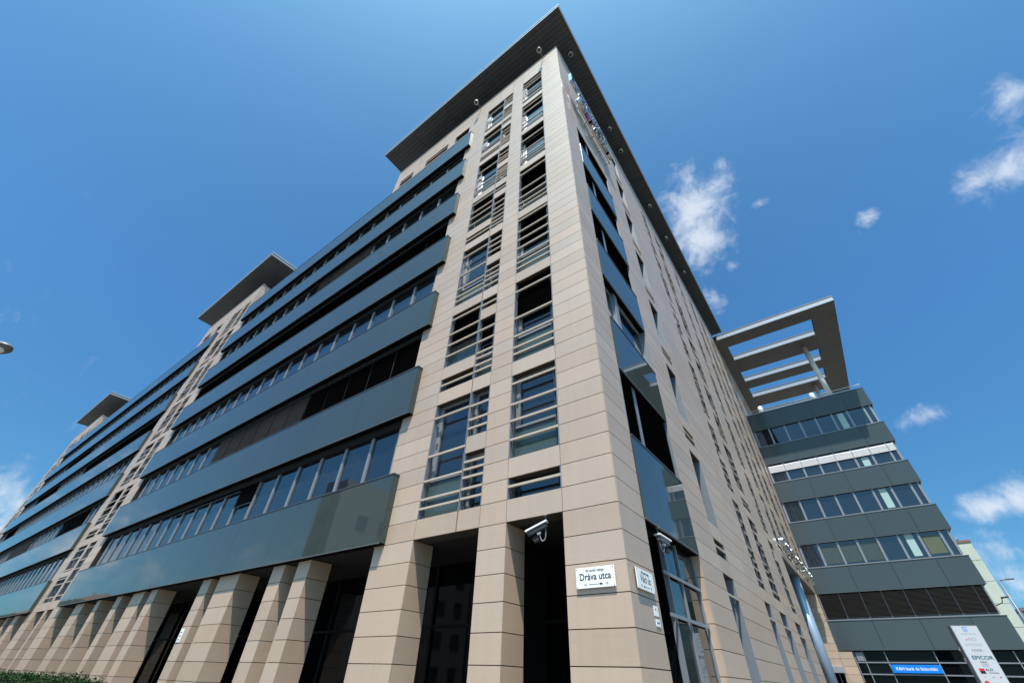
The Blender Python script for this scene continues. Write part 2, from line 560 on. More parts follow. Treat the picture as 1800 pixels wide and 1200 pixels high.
def blind(pl, u0, u1, z0, z1, m='blind', d=0.10, parent=None, name='blind'):
    """lowered venetian blind: tilted slats as a real sawtooth"""
    V = []; F = []
    n = max(2, int((z1 - z0) / 0.07))
    h = (z1 - z0) / n
    for i in range(n):
        z = z0 + i * h
        pts = [(d + 0.045, z + h * .95), (d, z)]
        k = len(V)
        for (dd, zz) in pts:
            for uu in (u0, u1):
                V.append((uu, dd, zz) if pl == 'L' else (-dd, uu, zz))
        V.append(((u0, d + .05, z - h * .08) if pl == 'L' else (-d - .05, u0, z - h * .08)))
        V.append(((u1, d + .05, z - h * .08) if pl == 'L' else (-d - .05, u1, z - h * .08)))
        F += [(k, k + 1, k + 3, k + 2), (k + 2, k + 3, k + 5, k + 4)]
    o = mesh_obj(name, V, F, m, parent or bld)
    box('bottom_rail', B(pl, u0, u1, d + .01, d + .05, z0 - 0.03, z0 - 0.005), 'frame_dark', o)
    return o


def jit():
    return (random.uniform(-.004, .004), random.uniform(-.0025, .0025), random.uniform(-.004, .004))


def opening(pl, u0, u1, z0, z1, near=False, blind_to=None, apron=True, d=0.24, glass='glass'):
    """recessed opening: metal reveals, opaque apron, framed window with its pane"""
    t = 0.02
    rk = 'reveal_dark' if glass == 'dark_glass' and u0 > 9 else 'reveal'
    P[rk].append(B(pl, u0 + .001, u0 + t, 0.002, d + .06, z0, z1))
    P[rk].append(B(pl, u1 - t, u1 - .001, 0.002, d + .06, z0, z1))
    a = z0
    if z1 - z0 > 1.7 and apron:
        a = z0 + min(0.95, (z1 - z0) * .36)
        P['apron_panel'].append(B(pl, u0 + t, u1 - t, d - .01, d + .02, z0 + .0, a - .01))
    if z1 - a < 0.75:
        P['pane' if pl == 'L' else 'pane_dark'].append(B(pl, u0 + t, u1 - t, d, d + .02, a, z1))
        return
    f = 0.06
    w = 0.13 if (u1 - u0) > 1 else 0.09
    uu0, uu1 = u0 + t + .001, u1 - t - .001
    V = []; F = []
    parts = [B(pl, uu0, uu0 + w, d - .05, d + .02, a, z1 - .001), B(pl, uu1 - f, uu1, d - .05, d + .02, a, z1 - .001),
             B(pl, uu0 + w, uu1 - f, d - .05, d + .02, a, a + f), B(pl, uu0 + w, uu1 - f, d - .05, d + .02, z1 - f, z1 - .001)]
    if pix(B(pl, u0, u1, 0, .1, z0, z1)) > 300:
        for q in parts:
            k = len(V); V += box_verts(q); F += [tuple(i + k for i in ff) for ff in BOXF]
        wo_ = mesh_obj('window', V, F, 'frame', bld)
        box('pane', B(pl, uu0 + w, uu1 - f, d - .005, d + .015, a + f, z1 - f), glass, wo_, tilt=None)
        if near:
            # catch on the opening stile
            box('handle', B(pl, uu0 + w * .35, uu0 + w * .65, d - .075, d - .05, a + (z1 - a) * .42, a + (z1 - a) * .42 + .14), 'frame_dark', wo_)
    else:
        P['pane' if pl == 'L' else 'pane_dark'].append(B(pl, u0 + t, u1 - t, d, d + .02, a, z1))
    if blind_to is not None and blind_to < z1 - .1:
        blind(pl, uu0 + .02, uu1 - .02, max(blind_to, a + .02), z1 - .01, 'blind', d=d - .15)


def louvers(pl, u0, u1, zs):
    for z in zs:
        P['louver'].append(B(pl, u0 + .004, u1 - .004, 0.0, 0.048, z - .026, z + .024))
    if zs:
        zs = sorted(zs)
        run = [[zs[0]]]
        for z in zs[1:]:
            if z - run[-1][-1] < 0.85: run[-1].append(z)
            else: run.append([z])
        for rn in run:
            for uu in (u0 + .07, u1 - .10):
                P['louver_bracket'].append(B(pl, uu, uu + .018, .052, .10, rn[0] - .14, rn[-1] + .06))


def zone_column(pl, u0, u1, panels, ztop, lv, blinds=(), near=False, zb=Z0):
    """a column of openings between zb and ztop, interrupted by stone panels"""
    for (a, c) in panels:
        P['stone_panel'].append(B(pl, u0 + G, u1 - G, 0.0, 0.028, a + G, c - G))
        backing.append(B(pl, u0, u1, .034, .42, a, c))
    edges = sorted(panels)
    gaps = []
    for (p, q) in zip(edges[:-1], edges[1:]):
        if q[0] - p[1] > .05: gaps.append((p[1], q[0]))
    if edges[-1][1] < ztop - .05: gaps.append((edges[-1][1], ztop))
    for (a, c) in gaps:
        bt = None
        for bl in blinds:
            if a - .01 <= bl < c: bt = bl
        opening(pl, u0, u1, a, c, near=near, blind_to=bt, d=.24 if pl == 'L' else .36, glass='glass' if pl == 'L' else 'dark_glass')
    louvers(pl, u0, u1, lv)


# ---- tower front, first column of windows
ZT = 31.2
pa = [(4.05, 4.5), (4.95, 5.4)] + [(Z0 + ST * k, Z0 + ST * k + .45) for k in range(1, 7)]
lva = [4.77, 5.85, 6.34, 6.79, 7.4, 8.36, 8.59, 9.0, 9.69, 10.82, 11.94, 12.22, 12.5, 13.01, 13.48, 13.98, 14.7,
       15.55, 15.85, 16.27, 16.85, 18.08, 19.2, 19.67, 20.21, 21.3, 22.75, 23.3, 24.6, 25.3, 26.4, 27.0, 28.3, 28.8]
zone_column('L', -2.45, -1.12, pa, 29.25, lva, (9.75, 13.25, 16.3, 21.2, 25.0), near=True)
solid('L', -2.45, -1.12, 29.25, ZT)
# second column: wide half and narrow half
pl_, pr_ = [], []
for k in range(7):
    z = Z0 + ST * k
    pl_.append((z, z + .45)); pr_.append((z, z + .45))
    if k % 2:
        pl_.append((z + .9, z + 1.35))
        pr_.append((z + 2.7, z + 3.15))
    else:
        pr_.append((z + 1.8, z + 2.25))
lvl = [4.74, 4.96, 5.42, 6.08, 7.22, 8.33, 9.45, 9.91, 10.38, 11.04, 11.94, 12.19, 12.6, 13.35, 14.44, 15.55, 16.62, 17.14, 17.58, 18.25,
       19.2, 19.78, 21.2, 22.75, 23.85, 25.0, 26.4, 27.2, 28.5]
lvr = [4.75, 4.97, 5.24, 5.44, 5.63, 6.53, 6.78, 7.2, 8.33, 8.55, 8.8, 9.0, 9.44, 9.9, 11.01, 11.94, 12.23, 12.45, 12.72, 13.79, 14.12, 14.45,
       15.5, 15.74, 16.02, 16.34, 16.67, 17.1, 18.2, 19.15, 19.4, 19.65, 19.85, 20.03, 20.95, 21.2, 21.6, 22.73, 22.95, 23.2, 23.4, 23.84, 24.3, 25.4, 26.3, 26.55, 26.8, 27.1, 28.2, 28.5, 28.85]
zone_column('L', -5.16, -3.84, pl_, 29.25, lvl, (9.75, 16.3, 21.5), near=True)
zone_column('L', -3.82, -3.165, pr_, 29.25, lvr, (9.3, 13.6, 16.0, 20.9), near=True)
solid('L', -5.16, -3.165, 29.25, ZT, split=1.0)
# divider fin between the halves
for k in range(7):
    z = Z0 + ST * k
    P['reveal'].append((-3.838, -3.822, 0.03, .30, z + .45, z + 3.6 if k < 6 else 29.25))
# ---- piers of the tower front
solid('L', -1.12, 0.0, 4.05, ZT)
solid('L', -3.165, -2.45, 4.05, ZT)
solid('L', -6.62, -5.16, 4.05, ZT)
# attic storey left of the piers
def attic(x0, x1, wins, z0=27.4, split=2.2):
    wins = sorted(wins)
    solid('L', x0, x1, z0, 28.35, split=split)
    solid('L', x0, x1, 29.25, ZT, split=split)
    e = x0
    for (a, c) in wins:
        if a - e > .05: solid('L', e, a, 28.35, 29.25)
        opening('L', a, c, 28.35, 29.25, apron=False)
        louvers('L', a, c, [28.95] if c - a > 1.4 else [])
        e = c
    if x1 - e > .05: solid('L', e, x1, 28.35, 29.25)


attic(-14.05, -6.62, [(-7.95, -6.7), (-10.75, -8.6), (-13.4, -12.0)])

# ---- glass ribbon bays of the long front
SPH = 1.72


def ribbon_bay(x0, x1, pitch, nst, glassx0, glassx1, blinds):
    """x0..x1 extent of the projecting bands; glassx0..glassx1 extent of the windows"""
    n = max(1, round((x1 - x0) / 2.75))
    for k in range(nst):
        zb = Z0 + ST * k; zt = zb + SPH
        for i in range(n):
            a = x0 + (x1 - x0) * i / n; c = x0 + (x1 - x0) * (i + 1) / n
            PB['spandrel_panel'].append((a + .004, c - .004, -0.2, -0.175, zb + .035, zt))
        for s, xx in ((1, x1), (-1, x0)):
            a, c = (xx - .025, xx) if s > 0 else (xx, xx + .025)
            PB['spandrel_panel'].append((a, c, -0.172, 0.0, zb + .035, zt))
        PB['band_trim'].append((x0 - .004, x1 + .004, -0.206, -0.172, zb + .008, zb + .032))
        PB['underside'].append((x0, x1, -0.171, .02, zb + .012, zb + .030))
        PB['coping'].append((x0 - .01, x1 + .015, -0.215, -0.0, zt + .002, zt + .035))
        backing.append((x0 + .03, x1 - .03, -0.165, 0.12, zb + .034, zt))
        if k < nst - 1:
            z0_, z1_ = zt + .036, zb + ST
            PB['sill'].append((glassx0, glassx1, -0.0 + .001, .15, z0_, z0_ + .05))
            PB['blind_box'].append((glassx0, glassx1, .02, .13, z1_ - .22, z1_ - .002))
            backing.append((glassx0, glassx1, .20, .42, z0_, z1_))
            m = round((glassx1 - glassx0) / pitch)
            for i in range(m + 1):
                xx = glassx0 + (glassx1 - glassx0) * i / m
                a, c = xx - .06, xx + .06
                if i == 0: a, c = xx, xx + .11
                if i == m: a, c = xx - .16, xx
                P['ribbon_mullion'].append((a, c, .085, .14, z0_ + .052, z1_ - .222))
            for i in range(m):
                a = glassx0 + (glassx1 - glassx0) * i / m; c = glassx0 + (glassx1 - glassx0) * (i + 1) / m
                PB['pane'].append((a + .06, c - .06, .142, .162, z0_ + .052, z1_ - .222))
            for (kk, ba, bc, bz, bm) in blinds:
                if kk == k:
                    for i in range(m):
                        a = glassx0 + (glassx1 - glassx0) * i / m; c = glassx0 + (glassx1 - glassx0) * (i + 1) / m
                        if (a + c) / 2 > ba and (a + c) / 2 < bc:
                            blind('L', a + .03, c - .03, z0_ + bz * (z1_ - z0_), z1_ - .224, bm, d=.02)


PB = {k: [] for k in ('spandrel_panel', 'underside', 'band_trim', 'coping', 'sill', 'blind_box', 'pane')}
ribbon_bay(-33.4, -6.17, 1.385, 7, -33.2, -6.62,
           [(0, -16.7, -14.9, .45, 'blind'), (0, -24, -16.7, .82, 'blind'),
            (1, -13.8, -6.5, .16, 'blind'), (1, -22.2, -13.8, .04, 'blind_grey'),
            (3, -34, -6, .0, 'blind'), (4, -19, -13, .2, 'blind_grey'), (5, -12, -6, .7, 'blind')])
ribbon_bay(-88.2, -39.75, 1.385, 7, -88.0, -40.27,
           [(1, -49.5, -42.5, .1, 'blind'), (1, -68, -60, .1, 'blind_grey'), (3, -60, -40, .0, 'blind'), (4, -75, -66, .2, 'blind'), (2, -84, -78, .1, 'blind'),
            (3, -80, -70, .1, 'blind')])
# ---- second stair strip
def strip(x0, x1, ops, seed, zt=27.4, ztop=None):
    rng = random.Random(seed)
    e = x0
    for (a, c, kind) in ops:
        solid('L', e, a, 4.05, zt)
        pn = []; lv = []
        for k in range(7):
            z = Z0 + ST * k
            pn.append((z, z + .45))
            if kind == 'B':
                if k % 2: pn.append((z + .9, z + 1.35))
                elif rng.random() < .5: pn.append((z + 1.8, z + 2.25))
            zz = z + .7
            while zz < z + 3.5:
                lv.append(zz); zz += rng.choice([.25, .3, .45, .5, .7])
        pn = [p for p in pn if p[1] <= 29.2]
        lv = [l for l in lv if l < 29.1]
        zone_column('L', a, c, pn, 29.25, lv, [z for z in (9.9, 16.4, 24.6) if rng.random() < .7])
        e = c
    solid('L', e, x1, 4.05, zt)


strip(-40.27, -32.94, [(-38.48, -36.56, 'B'), (-36.07, -34.75, 'A')], 3)
attic(-45.9, -40.27, [(-42.0, -40.6), (-44.9, -43.0)])
for a, c in ((-40.27, -38.48), (-36.56, -36.07), (-34.75, -34.25)):
    solid('L', a, c, 27.4, 29.25)
solid('L', -40.27, -34.25, 29.25, ZT, split=2.0)
strip(-95.5, -88.0, [(-93.6, -91.7, 'B'), (-91.0, -89.6, 'A')], 5)
attic(-88.0, -81.9, [(-84.2, -82.8), (-87.3, -85.4)])
solid('L', -95.5, -93.6, 27.4, ZT); solid('L', -91.7, -91.0, 27.4, ZT); solid('L', -89.6, -88.0, 27.4, ZT)
solid('L', -93.6, -91.7, 29.25, ZT); solid('L', -91.0, -89.6, 29.25, ZT)

# ---- ground floor pillars of the long front
pillars = [(-6.55, -5.16), (-9.88, -9.26), (-11.23, -10.58), (-14.65, -13.27), (-15.91, -15.26), (-20.55, -19.87), (-22.51, -21.25),
           (-24.47, -23.81), (-27.19, -26.6), (-30.46, -29.15), (-34.75, -32.94), (-36.56, -36.07), (-40.27, -38.48), (-43.9, -42.6), (-46.2, -45.6),
           (-49.4, -48.8), (-53.3, -52.0), (-55.4, -54.7), (-60.3, -59.0), (-62.2, -61.6), (-65.6, -65.0), (-70.2, -68.9), (-74.5, -73.9), (-77.8, -76.5), (-82, -81.3), (-85.5, -84.2), (-90, -88)]
pillars += [(-3.165, -2.45)]
core = []
sp = []
for (a, c) in pillars:
    top = Z0 if (a < -6.7 or a > -4) else Z0
    for (za, zb) in courses(0.0, top):
        sp.append((a, c, 0.0, .028, za, zb))
        sp.append((c - .028, c, .031, .66, za, zb))
        sp.append((a, a + .028, .031, .66, za, zb))
    core.append((a + .034, c - .034, .034, .655, 0.0, top))
# corner pier: left front, street front and the return into the porch
for (za, zb) in courses(0.0, Z0):
    sp.append((-1.12, 0.0, 0.0, .028, za, zb))
    sp.append((-.028, 0.0, .031, 1.18, za, zb))
    sp.append((-1.12, -1.092, .031, 1.18, za, zb))
core.append((-1.086, -.034, .034, 1.18, 0.0, Z0))
P['stone_panel'] += sp
for q_ in core:
    box('pillar_core', q_, 'joint', bld)
# inner stone return seen through the widest gap, and a second row of piers
inner = []
for (a, c) in ((-18.9, -16.9), (-29.1, -28.2)):
    for (za, zb) in courses(0.0, Z0):
        inner.append((a, c, 1.5, 1.53, za, zb))
P['stone_panel'] += inner
boxes('inner_pier', [(-18.88, -16.92, 1.535, 2.2, 0, Z0), (-29.08, -28.22, 1.535, 2.2, 0, Z0)], 'joint', bld, stuff=False)
# dim glazed wall behind the colonnade
gl = []; mu = []
x = -95.0
while x < -1.3:
    gl.append((x + .03, x + 1.47, 2.30, 2.32, 0.1, 4.0)); mu.append((x - .03, x + .03, 2.24, 2.32, 0.0, 4.04)); x += 1.5
emit('shopfront_pane', gl, 'dark_glass', bld, limit=40)
boxes('shopfront_mullion', mu + [(-95, -1.2, 2.25, 2.31, 2.6, 2.66), (-95, -1.2, 2.25, 2.31, .0, .1), (-95, -1.2, 2.25, 2.31, 1.05, 1.10)], 'void', bld, stuff=False)
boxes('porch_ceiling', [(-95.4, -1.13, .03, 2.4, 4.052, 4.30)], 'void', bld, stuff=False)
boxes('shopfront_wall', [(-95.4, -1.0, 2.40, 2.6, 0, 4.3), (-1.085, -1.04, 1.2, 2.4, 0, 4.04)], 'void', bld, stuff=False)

# ---- street front (x = 0)
WY = 38.5
solid('R', 0.031, 1.18, 4.05, ZT)
BAYT = 22.09
for k in range(5):
    zb = Z0 + ST * k; zt = zb + 1.75
    for a, c in ((1.18, 2.30), (2.30, 3.41), (3.41, 4.52)):
        PB['spandrel_panel'].append(B('R', a + .003, c - .003, -0.03, -0.006, zb + .03, zt))
    PB['band_trim'].append(B('R', 1.182, 4.518, -.034, .004, zb, zb + .028))
    PB['underside'].append(B('R', 1.182, 4.518, .005, .24, zb + .004, zb + .028))
    PB['coping'].append(B('R', 1.18, 4.53, -.045, .03, zt + .002, zt + .035))
    backing.append(B('R', 1.18, 4.52, 0.0, .42, zb + .03, zt))
    z0_, z1_ = zt + .036, zb + ST
    if k == 4: z1_ = BAYT
    PB['sill'].append(B('R', 1.2, 4.5, .032, .22, z0_, z0_ + .04))
    P['reveal'].append(B('R', 1.181, 1.2, .0, .3, z0_, z1_)); P['reveal'].append(B('R', 4.5, 4.519, .0, .3, z0_, z1_))
    P['mullion'].append(B('R', 2.14, 2.36, .08, .26, z0_ + .04, z1_ - .002))
    backing.append(B('R', 1.18, 4.52, .30, .42, z0_, z1_))
    for (a, c) in ((1.2, 2.14), (2.40, 4.5)):
        V = []; F = []
        for q in (B('R', a, a + .07, .17, .25, z0_ + .04, z1_), B('R', c - .07, c, .17, .25, z0_ + .04, z1_), B('R', a + .07, c - .07, .17, .25, z0_ + .04, z0_ + .11), B('R', a + .07, c - .07, .17, .25, z1_ - .07, z1_)):
            kk = len(V); V += box_verts(q); F += [tuple(i + kk for i in ff) for ff in BOXF]
        wn = mesh_obj('window', V, F, 'frame' if k == 1 else 'frame_dark', bld)
        box('pane', B('R', a + .07, c - .07, .21, .23, z0_ + .11, z1_ - .07), 'glass', wn)
        if k != 1:
            blind('R', a + .04, c - .04, z0_ + (.06 if k in (0, 2) else .28), z1_ - .01, 'blind', d=.05)
solid('R', 1.18, 4.52, BAYT, ZT, split=1.67)

rc = random.Random(11)


def wall_column(y0, y1, seed, regular=False, top=29.25, z_first=4.05):
    rng = random.Random(seed)
    pn = []; lv = []; bl = []
    for k in range(7):
        z = Z0 + ST * k
        pn.append((z, z + .45))
        if regular:
            pn.append((z + .9, z + 1.35)); lv += [z + .70]
            bl.append(z + rng.uniform(2.0, 2.6))
        else:
            q = rng.random()
            if q < .2: pn.append((z + 1.8, z + 2.25))
            elif q < .4: pn.append((z + .9, z + 1.35))
            elif q < .5: pn.append((z + 2.7, z + 3.15))
            zz = z + .7
            while zz < z + 3.45:
                lv.append(zz); zz += rng.choice([.3, .4, .45, .6, .8])
            if rng.random() < .35: bl.append(z + 2.2)
    pn = [p for p in pn if p[1] <= top and p[0] > z_first - .01]
    lv = [l for l in lv if z_first + .5 < l < top - .1 and not any(a - .02 < l < c + .02 for a, c in pn)]
    zone_column('R', y0, y1, pn, top, lv, bl)
    solid('R', y0, y1, top, ZT)


cols = [(6.65, 7.8, 21, True), (12.1, 13.15, 22, False), (14.8, 16.35, 23, False), (19.25, 20.5, 24, False), (23.2, 24.6, 25, False), (26.4, 27.9, 26, False),
        (30.0, 31.8, 27, False), (34.6, 36.2, 28, False)]
for (a, c, s, rg) in cols:
    if rg:
        wall_column(a, c, s, rg)
    else:
        m_ = a + (c - a) * (.62 if s % 2 else .4)
        wall_column(a, m_ - .01, s, rg, z_first=4.05 if a < 21 else 7.65)
        wall_column(m_ + .01, c, s + 40, rg, z_first=4.05 if a < 21 else 7.65)
        backing.append(B('R', m_ - .008, m_ + .008, .02, .42, 4.05 if a < 21 else 7.65, ZT))
edges = [4.52] + [v for c_ in cols for v in c_[:2]] + [53.0]
for i in range(0, len(edges), 2):
    a, c = edges[i], edges[i + 1]
    if a < 21 < c - 1.9 or a > 23:
        zb = 7.65
    else:
        zb = 4.05
    if a < 23 and c > 22.3 - .1 and a > 20:
        solid('R', a, c, 4.05, ZT)
    else:
        solid('R', a, c, zb, ZT, split=2.2 if c - a > 3 else None)
# street front ground floor
gcols = [(6.65, 7.8), (12.05, 13.1), (14.9, 16.4), (18.6, 20.3)]
ge = [4.62] + [v for g_ in gcols for v in g_] + [22.9]
for i in range(0, len(ge), 2):
    for (za, zb) in courses(0.0, Z0):
        P['stone_panel'].append(B('R', ge[i] + G, ge[i + 1] - G, 0.0, .028, za, zb))
    backing.append(B('R', ge[i] + .03, ge[i + 1], .034, .5, 0, Z0))
for (za, zb) in courses(0.0, Z0):      # return of the first pier beside the entrance
    P['stone_panel'].append((-.45, -.031, 4.52, 4.548, za, zb))
    P['stone_panel'].append((-.028, 0, 4.52, 4.61, za, zb))
backing.append((-.45, -.034, 4.552, 4.66, 0, Z0))
for (a, c) in gcols:
    opening('R', a, c, 0.3, Z0, apron=False, d=.34)
    louvers('R', a, c, [3.55])
    P['stone_panel'].append(B('R', a + G, c - G, 0.0, .028, 0.0, .3))

# glazed entrance bay at the corner
ent = []
for (a, c) in ((2.48, 3.27), (3.33, 4.50)):
    for (z0_, z1_) in ((.1, 2.58), (2.68, 3.28), (3.38, 4.02)):
        box('entrance_pane', B('R', a, c, .19, .21, z0_, z1_), 'clear_glass', bld, tilt=(random.uniform(-.004, .004), 0, random.uniform(-.006, .006)))
boxes('entrance_frame', [B('R', 2.43, 2.478, .15, .25, 0, 4.04), B('R', 3.272, 3.328, .15, .25, 0, 4.04), B('R', 4.47, 4.518, .15, .25, 0, 4.04),
                         B('R', 2.1, 4.5, .12, .148, 2.60, 2.66), B('R', 2.1, 4.5, .12, .148, 3.30, 3.36)], 'frame', bld, stuff=False)
boxes('entrance_side_glass', [(-1.5, -.26, 2.43, 2.45, 0, 4.04)], 'dark_glass', bld, stuff=False)
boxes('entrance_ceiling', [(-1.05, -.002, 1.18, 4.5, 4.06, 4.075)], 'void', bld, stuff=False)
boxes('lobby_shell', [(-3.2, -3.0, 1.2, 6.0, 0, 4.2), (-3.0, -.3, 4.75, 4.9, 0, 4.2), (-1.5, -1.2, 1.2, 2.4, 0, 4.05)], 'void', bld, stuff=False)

# ---- flush out the collected pieces
emit('stone_panel', P['stone_panel'], 'stone', bld, limit=298, minpix=120, bevel=0.0)
emit('louver', P['louver'], 'louver', bld, limit=290, minpix=60)
emit('louver_bracket', P['louver_bracket'], 'frame_dark', bld, limit=80, minpix=60)
emit('reveal', P['reveal'], 'reveal', bld, limit=60, minpix=400)
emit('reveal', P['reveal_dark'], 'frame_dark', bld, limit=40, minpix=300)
emit('apron_panel', P['apron_panel'], 'apron', bld, limit=60, minpix=200)
emit('mullion', P['mullion'], 'frame', bld, limit=20)
emit('small_pane', P['pane'], 'glass', bld, limit=120, minpix=100)
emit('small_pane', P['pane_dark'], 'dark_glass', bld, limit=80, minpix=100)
emit('ribbon_mullion', P['ribbon_mullion'], 'frame', bld, limit=200, minpix=100)
emit('ribbon_pane', PB['pane'], 'glass', bld, limit=280, minpix=120, jit=jit)
emit('spandrel_panel', PB['spandrel_panel'], 'green', bld, limit=290, minpix=60)
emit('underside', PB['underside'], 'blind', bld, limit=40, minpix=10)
emit('band_trim', PB['band_trim'], 'trim', bld, limit=60, minpix=10)
emit('coping', PB['coping'], 'frame_dark', bld, limit=60, minpix=10)
emit('sill', PB['sill'], 'fascia', bld, limit=60, minpix=10)
emit('blind_box', PB['blind_box'], 'void', bld, limit=60, minpix=10)
boxes('wall', backing, 'joint', bld, stuff=False)

# ---- inner masses and flat roofs
boxes('roof', [(-95.4, -14.1, .5, 20, 26.9, 27.30), (-14.0, -.1, .5, 53, 27.6, 31.1), (-45.8, -34.35, .5, 14, 27.6, 31.15), (-95.4, -82, .5, 14, 27.6, 31.15)], 'roofing', bld, stuff=False)
boxes('floor_mass', [(-95.4, -.45, .45, 18, 4.32, 26.8), (-12, -.45, 18.1, 53, 7.9, 26.8), (-12, -.55, 18.1, 22.9, 0.1, 7.8), (-12, -3.3, 4.95, 18, 0, 4.3)], 'void', bld, stuff=False)
# side walls of the penthouse storeys (facing the street corner side)
pp = []
for (x, y1) in ((-34.25, 12), (-81.9, 12)):
    for i in range(5):
        for (za, zb) in courses(27.4, ZT):
            pp.append((x - .028, x, .031 + 2.4 * i + G, .031 + 2.4 * (i + 1) - G, za, zb))
    boxes('penthouse_side', [(x - .3, x - .037, .05, y1, 27.3, ZT)], 'joint', bld, stuff=False)
boxes('side_stone_panel', pp, 'stone', bld)

# ---- eaves: slab, soffit planks, two-step fascia
ZS = 34.2
for (x0, x1, y0, y1) in ((-15.63, .91, -1.06, 36.7), (-50.3, -33.33, -.98, 8), (-98.0, -80.9, -.98, 8)):
    mesh_obj('roof_eave', box_verts((x0, x1, y0, y1, ZS + .03, ZS + .42)), BOXF, 'roof_dark', bld)
def planks(x0, x1, y0, y1, w=0.25, seg=3.05):
    out = []
    n = max(1, round((y1 - y0) / w)); m = max(1, round((x1 - x0) / seg))
    for i in range(n):
        for j in range(m):
            out.append((x0 + (x1 - x0) * j / m + .006, x0 + (x1 - x0) * (j + 1) / m - .006, y0 + (y1 - y0) * i / n + .014, y0 + (y1 - y0) * (i + 1) / n - .014, ZS + .005, ZS + .025))
    return out


pk = planks(-15.65, .92, -1.07, 1.4, .275) + planks(-1.1, .92, 1.41, 36.7, .275, 2.1)
emit('soffit_plank', pk, 'soffit', bld, limit=250, minpix=50)
boxes('far_soffit_plank', planks(-50.3, -33.3, -1.0, 8, .3) + planks(-98, -80.9, -1.0, 8, .3), 'soffit', bld)
fa = []
for (x0, x1, y0, y1) in ((-15.65, .92, -1.07, 36.72), (-50.32, -33.31, -1.0, 8), (-98.02, -80.88, -1.0, 8)):
    fa += [(x0 - .02, x1 + .02, y0 - .03, y0 - .001, ZS - .02, ZS + .22), (x0 - .03, x1 + .04, y0 - .06, y0 - .035, ZS + .27, ZS + .45),
           (x1 + .001, x1 + .03, y0 + .002, y1, ZS - .02, ZS + .22), (x1 + .035, x1 + .06, y0 - .03, y1, ZS + .27, ZS + .45)]
emit('fascia', fa, 'fascia', bld, limit=14, minpix=1)
emit('wall_coping', [(-14.1, .03, -.035, .3, ZT + .012, ZT + .06), (-.3, .035, .31, 33.7, ZT + .012, ZT + .06), (-45.95, -34.2, -.035, .3, ZT + .012, ZT + .06), (-95.6, -81.85, -.035, .3, ZT + .012, ZT + .06)], 'fascia', bld, limit=6, minpix=1)
boxes('penthouse', [(-13, -1.9, 2.2, 34, 31.1, ZS + .0), (-47, -36, 3, 10, 31.1, ZS), (-97, -84, 3, 10, 31.1, ZS)], 'void', bld, stuff=False)

# ---- passage at the far end of the street front: soffit, round column
boxes('passage_soffit', [(-6.0, -.44, 23.0, WY, 7.66, 7.75), (-.43, -.03, 23.0, WY, 7.63, 7.648)], 'soffit_w', bld, stuff=False)
boxes('passage_wall', [(-6.2, -6.0, 23, WY, 0, 7.8)], 'house_b', bld, stuff=False)
tube('round_column', [(-.42, 29.9, 0), (-.42, 29.9, 7.66)], .34, 'column', bld, seg=32)

# ================================================================== wing
wing = thing('office_wing', 'six storey wing with grey green panel bands and ribbon windows closing the street front', 'building', (5, WY, 0))
WX = 10.28
WP = []; WT = []; WC = []; WS = []; WM = []; WG = []
for k in range(6):
    zb = Z0 + ST * k + .05; zt = zb + 1.78
    xs = [0.02, 2.9, 5.68, 8.4, WX]
    for a, c in zip(xs[:-1], xs[1:]):
        WP.append((a + .012, c - .012, WY, WY + .03, zb + .03, zt))
    for i in range(5):
        WP.append((WX - .03, WX, WY + .032 + 2.75 * i + .012, WY + .032 + 2.75 * (i + 1) - .012, zb + .03, zt))
    WT.append((0.02, WX + .01, WY - .006, WY + .03, zb + .005, zb + .027))
    WC.append((0.02, WX + .02, WY - .02, WY + .2, zt + .002, zt + .04))
    if k < 5:
        z0_, z1_ = zt + .041, zb + ST
        WS.append((0.05, WX - .3, WY + .03, WY + .16, z0_, z0_ + .07))
        mx_ = [0.13, 1.5, 2.9, 4.25, 5.6, 6.95, 8.2, 9.5, 10.0]
        for xx in mx_:
            WM.append((xx - .075, xx + .075, WY + .09, WY + .158, z0_ + .101, z1_ - .01))
        for a, c in zip(mx_[:-1], mx_[1:]):
            WG.append((a + .06, c - .06, WY + .16, WY + .18, z0_ + .10, z1_ - .01))
        for i in range(10):
            WG.append((WX - .28, WX - .26, WY + .2 + 1.37 * i, WY + .2 + 1.37 * (i + 1) - .1, z0_ + .1, z1_ - .01))
            WM.append((WX - .30, WX - .22, WY + .2 + 1.37 * (i + 1) - .1, WY + .2 + 1.37 * (i + 1), z0_ + .1, z1_ - .01))
        if k == 0:
            for a, c in zip(mx_[:-1], mx_[1:]):
                blind('L', a + .02, c - .02, z0_ + .17, z1_ - .02, 'blind_char', d=WY + .02, parent=wing)
        if k == 3:
            for a, c in zip(mx_[:-1], mx_[1:]):
                blind('L', a + .02, c - .02, z0_ + .98, z1_ - .18, 'blind_white', d=WY + .02, parent=wing)
emit('panel', WP, 'green_flat', wing, limit=60, minpix=20)
emit('trim', WT, 'trim', wing, limit=10, minpix=1)
emit('coping', WC, 'frame_dark', wing, limit=10, minpix=1)
emit('sill', WS, 'frame', wing, limit=10, minpix=1)
emit('mullion', WM, 'frame', wing, limit=120, minpix=30)
emit('pane', WG, 'glass', wing, limit=120, minpix=30, jit=jit)
